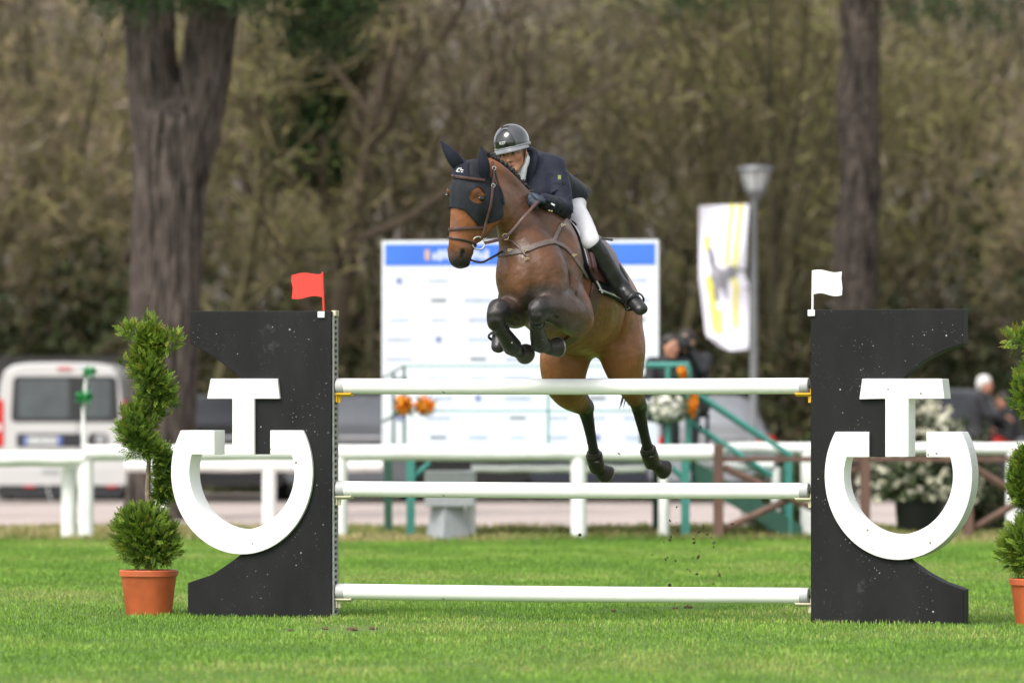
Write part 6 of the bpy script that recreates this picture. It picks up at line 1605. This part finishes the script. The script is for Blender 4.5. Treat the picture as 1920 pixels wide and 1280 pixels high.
for D, n, keys, sc in ((88,8,('thicket','olive'),0.85),(96,10,('olive','brown','thicket'),0.95),(106,12,('brown','olive'),1.0),(118,12,('olive','brown'),1.1),(134,12,('brown','olive'),1.2),(152,10,('brown','olive'),1.3)):
    for i in range(n):
        px = -560+3040*(i+0.5)/n+rs.uniform(-90,90)
        if D > 100 and 690 < px < 1130 and rs.random() < (0.85 if D > 112 else 0.5): continue
        row.append((px, D+rs.uniform(-3,3), keys[rs.randrange(len(keys))], sc*rs.uniform(0.85,1.15)))
ZN = ((-160,'further along past the white van'),(60,'behind the white van'),(240,'just beside the forked pine, over the van roof'),(450,'behind the forked pine'),(712,'between the forked pine and the sponsor board'),(975,'above the horse-head side of the sponsor board'),(1237,'above the rider side of the sponsor board'),(1460,'behind the lamp post and banner'),(1700,'behind the dark straight pine'),(1850,'behind the white-flag wing'),(2040,'behind the white-haired person'),(9999,'further along past the white-haired person'))
def zone(px): return next(z_ for lim, z_ in ZN if px < lim)
DN = ((92,'at the edge of the wood'),(101,'in the second line of trees'),(112,'in the third line of trees'),(126,'in the middle of the wood'),(143,'far back in the wood'),(999,'at the very back of the wood'))
for px, D, k, sc in row:
    lab = {'olive':'olive-tinged bare tree ','brown':'brown bare tree ','thicket':'multi-stemmed thicket tree '}[k]+next(z_ for lim, z_ in DN if D < lim)+' '+zone(px)
    put_tree({'olive':'olive_tree','brown':'bare_tree','thicket':'thicket_tree'}[k], ' '.join(lab.split()[:16]), k, px, D, sc, rs.uniform(0,6.28), {'olive':'olive-tinged trees of the wood','brown':'brown bare trees of the wood','thicket':'thicket trees at the wood edge'}[k])
for i in range(18):
    px = -100+2120*(i+0.5)/18+rs.uniform(-48,48); D = rs.uniform(85,112)
    if 1570 < px < 1650: continue
    lab = 'thin dark bare trunk '+('at the edge of the wood ' if D < 94 else 'a few rows into the wood ')+zone(px)
    put_tree('slender_tree', ' '.join(lab.split()[:16]), 'pole', px, D, rs.uniform(0.75,1.15), rs.uniform(0,6.28), 'thin dark trunks of the wood')
# undergrowth bushes
def bush_mesh(seed, n, r, h, cols, sz=0.07):
    g = np.random.default_rng(seed); v = g.normal(size=(n,3)); v /= np.linalg.norm(v,axis=1)[:,None]; v[:,2] = np.abs(v[:,2])
    lob = 1+0.25*np.sin(v[:,0]*5+seed)+0.2*np.cos(v[:,1]*7+v[:,2]*4); p = v*np.array((r,r*0.8,h))*(g.random(n)**0.4*lob)[:,None]
    d = g.normal(size=(n,3)); d /= np.linalg.norm(d,axis=1)[:,None]; s = np.cross(d, v+0.3*g.normal(size=(n,3))); s /= np.linalg.norm(s,axis=1)[:,None]
    L = sz*(0.6+0.8*g.random(n))[:,None]; V = np.stack([p-d*L, p+s*L*0.45, p+d*L, p-s*L*0.45],1).reshape(-1,3)
    k = g.integers(0,len(cols),n); c = np.array(cols)[k]*(0.6+0.8*g.random((n,1))); return V, np.repeat(c,4,0)
DKG = [(0.022,0.038,0.012),(0.035,0.05,0.015),(0.05,0.06,0.02),(0.06,0.05,0.028)]; MIX = [(0.07,0.075,0.025),(0.10,0.085,0.04),(0.05,0.055,0.02),(0.09,0.065,0.04)]
def stems(t, r, h, seed, m):
    g = random.Random(seed); mb = MB()
    for i in range(7):
        a = i*0.9; mb.tube([(0.05*math.cos(a),0.05*math.sin(a),0),(r*0.3*math.cos(a),r*0.3*math.sin(a),h*0.4),(r*0.55*math.cos(a+0.3),r*0.5*math.sin(a+0.3),h*0.8)], [0.02,0.014,0.006], n=5)
    return mb.build('stem', m, t, True, local=True)
BM = []
for sd_, cols in ((1,DKG),(2,MIX),(3,DKG+MIX)):
    V, c = bush_mesh(sd_, 5200, 1.25, 1.9, cols); BM.append((V,c))
bm_objs = {}
SPOTS = [(-480+2880*(i+0.5)/32, rs.uniform(84.5,87.5), rs.uniform(0.7,1.25), 'at the wood edge ') for i in range(32)]
SPOTS += [(-500+2920*(i+0.5)/24, rs.uniform(93,99), rs.uniform(1.2,1.7), 'just inside the wood ') for i in range(24)]
SPOTS += [(-500+2920*(i+0.5)/19, rs.uniform(112,122), rs.uniform(1.9,2.5), 'deep in the wood ') for i in range(19)]
for px, D, sc, wh in SPOTS:
    px += rs.uniform(-40,40); k = rs.randrange(3)
    t = thing('bush', ' '.join((['dense dark green bush','brownish twiggy bush','mixed green and brown bush'][k]+' '+wh+zone(px)).replace(', over the van roof','').split()[:16]), 'bush', (X(px,D-36), D-36, 0), rs.uniform(0,6), 'undergrowth bushes, '+['dark','brown','mixed'][k])
    if k not in bm_objs: 
        o = soup('foliage', BM[k][0], np.arange(len(BM[k][0])).reshape(-1,4), BM[k][1], m_leaf); s2 = stems(t, 1.2, 1.8, k, m_barkb); bm_objs[k] = (o, s2)
    else:
        o, s2 = (q.copy() for q in bm_objs[k]); C.objects.link(o); C.objects.link(s2)
    for q in (o, s2): q.parent = t; q.scale = (sc, sc, sc*rs.uniform(0.8,1.2))
# ---- nearer shrubs: green clump by the brown fence, flowering shrub in a dark tub
t = thing('shrub', 'low green shrub behind the brown cross-braced fence', 'shrub', (X(1482,23.6), 23.6, 0))
V, c = bush_mesh(31, 4200, 0.42, 0.85, [(0.03,0.06,0.015),(0.05,0.09,0.02),(0.07,0.10,0.03)], 0.035); soup('foliage', V, np.arange(len(V)).reshape(-1,4), c, m_leaf).parent = t; stems(t, 0.4, 0.8, 5, m_barkb)
t = thing('shrub', 'dark green shrub behind the brown fence beside the flowering shrub', 'shrub', (X(1835,24.2), 24.2, 0))
V, c = bush_mesh(33, 4200, 0.55, 0.80, DKG, 0.04); soup('foliage', V, np.arange(len(V)).reshape(-1,4), c, m_leaf).parent = t; stems(t, 0.4, 0.8, 6, m_barkb)
fy = 23.2; t = thing('flowering_shrub', 'white-flowering shrub in a dark tub behind the white-flag wing', 'shrub', (X(1722,fy), fy, 0))
MB().lathe((0,0,0), [(0.20,0),(0.22,0.02),(0.25,0.36),(0.27,0.37),(0.27,0.41),(0.24,0.41),(0.22,0.36),(0.0,0.36)], n=28).build('tub', m_trim, t, True, local=True)
V, c = bush_mesh(41, 5200, 0.62, 1.05, [(0.03,0.05,0.018),(0.05,0.075,0.025),(0.08,0.10,0.05)], 0.035); V[:,2] += 0.36; soup('foliage', V, np.arange(len(V)).reshape(-1,4), c, m_leaf).parent = t
g = np.random.default_rng(8); n = 340; v = g.normal(size=(n,3)); v /= np.linalg.norm(v,axis=1)[:,None]; v[:,2] = np.abs(v[:,2]); cen = v*np.array((0.64,0.50,1.06))*(0.75+0.3*g.random((n,1)))+np.array((0,0,0.36)); Vf = []
for i in range(n):
    for k in range(10):
        d = rv(g); s_ = d.cross(rv(g)).normalized()*0.026; p = Vector(cen[i]); e = d*0.055; Vf += [tuple(p), tuple(p+e*0.6+s_), tuple(p+e), tuple(p+e*0.6-s_)]
Vf = np.array(Vf); soup('blossom', Vf, np.arange(len(Vf)).reshape(-1,4), np.tile(np.array((0.62,0.60,0.48)),(len(Vf),1))*(0.75+0.4*g.random((len(Vf)//40,1))).repeat(40,0), m_leaf).parent = t
stems(t, 0.4, 0.9, 9, m_barkb).location.z = 0.3
# ---- the two big pines
def pine(label, px, D, stemsdef, bm, crown, seed, knot=None):
    yy = D-36; t = thing('pine_tree', label, 'tree', (X(px,yy), yy, 0)); rs = np.random.default_rng(seed)
    tr = MB()
    for st in stemsdef:
        q = spline([tuple(P(a,b,yy+dd))+(r,) for a,b,dd,r in st], 22); pts = [Vector(x[:3]) for x in q]
        n = 84; vs = []; fs = []
        for i, p in enumerate(pts):
            tv = (pts[min(i+1,len(pts)-1)]-pts[max(i-1,0)]).normalized(); a_ = Vector((1,0,0)); a_ = (a_-tv*a_.dot(tv)).normalized(); b_ = tv.cross(a_)
            for k in range(n):
                w = 2*math.pi*k/n; rr = q[i][3]*(1+0.05*mnoise.noise(Vector((math.cos(w)*2.2,math.sin(w)*2.2,p.z*0.35+seed)))+0.05*mnoise.noise(Vector((math.cos(w)*6,math.sin(w)*6,p.z*0.8)))+0.085*mnoise.noise(Vector((math.cos(w)*15,math.sin(w)*15,p.z*2.6+9))))
                vs.append(p+a_*(rr*math.cos(w))+b_*(rr*math.sin(w)))
        for i in range(len(pts)-1):
            for k in range(n): fs.append((i*n+k, i*n+(k+1)%n, (i+1)*n+(k+1)%n, (i+1)*n+k))
        tr._add(vs, fs)
    tr.build('trunk', bm, t, True)
    V = []; Cc = []; br = MB()
    for (cx, cy, dd, r, nn) in crown:
        c = P(cx,cy,yy+dd)
        for i in range(nn):
            p = c+rv(rs)*(r*rs.random()**0.5); p.z = c.z+(p.z-c.z)*0.5; d = (rv(rs)+UP*0.5).normalized(); k = 0.6+0.8*rs.random(); col = [(0.018,0.042,0.014),(0.03,0.06,0.018),(0.045,0.08,0.022)][int(rs.integers(3))]
            for j in range(3):
                e = (d+rv(rs)*0.5).normalized()*(0.12+0.08*rs.random()); s_ = e.cross(rv(rs)).normalized()*0.008; V += [tuple(p-s_),tuple(p+s_),tuple(p+e+s_*0.4),tuple(p+e-s_*0.4)]; Cc += [tuple(x*k for x in col)]*4
        top = P(stemsdef[-1][-1][0], stemsdef[-1][-1][1], yy); br.tube([top+(c-top)*0.15, top+(c-top)*0.6+UP*0.1, c], [0.06,0.035,0.012], n=6)
    br.build('limb', bm, t, True)
    V = np.array(V); soup('needles', V, np.arange(len(V)).reshape(-1,4), np.array(Cc), m_leaf, t)
    if knot:
        p = P(*knot); torus(MB(), p, (0,-1,0), 0.055, 0.022, 20, 8).build('knot', bm, t, True)
    return t
cl = [(x,y,d_,0.55,170) for x,y,d_ in ((180,-30,-0.6),(240,5,-1.0),(300,-12,-0.9),(270,-60,0.4),(350,-10,-0.8),(410,-25,-0.4),(470,-5,-0.7),(540,-20,0.2),(600,5,0.3),(650,20,0.6),(690,-10,0.8),(560,60,0.6),(610,80,0.9),(120,-70,0),(60,-90,0.5),(330,-120,0),(450,-110,0.3),(560,-110,0),(220,-150,0),(400,-190,0.2),(640,-120,0.5),(720,-60,0.3),(300,-230,0.0),(500,-220,0.1))]
pine('big pine with forked grey-brown trunk standing behind the potted conifer', 305, 66, [[(302,985,0,0.50),(304,930,0,0.42),(306,780,0,0.385),(310,560,0,0.40),(317,380,0,0.42),(325,270,0,0.43),(329,215,0,0.40),(332,165,0,0.20),(334,135,0,0.03)],[(310,330,0,0.30),(292,190,0,0.31),(283,90,0,0.29),(280,-40,0.1,0.27),(272,-300,0.2,0.20)],[(345,330,0,0.30),(374,190,0,0.30),(392,90,0,0.29),(404,-40,-0.1,0.27),(430,-300,-0.2,0.2)]], m_pine, cl, 3, (313,262,29.58))
cr_ = [(x,y,d_,0.7,120) for x,y,d_ in ((1220,-20,0),(1290,5,-0.4),(1350,-15,-0.2),(1410,-45,0.2),(1520,-70,0),(1660,-30,-0.3),(1720,15,-0.5),(1790,-10,-0.2),(1850,30,0.2),(1600,-110,0),(1740,-120,0),(1480,-130,0),(1880,-60,0),(1300,-90,0.2),(1650,-190,0),(1550,-230,0))]
pine('straight dark pine trunk rising behind the white flag', 1608, 82.5, [[(1604,930,0,0.37),(1603,800,0,0.32),(1607,650,0,0.30),(1604,500,0,0.32),(1613,330,0,0.29),(1609,200,0,0.31),(1615,90,0,0.28),(1612,-60,0,0.27),(1605,-320,0,0.18)]], m_pine2, cr_, 7)
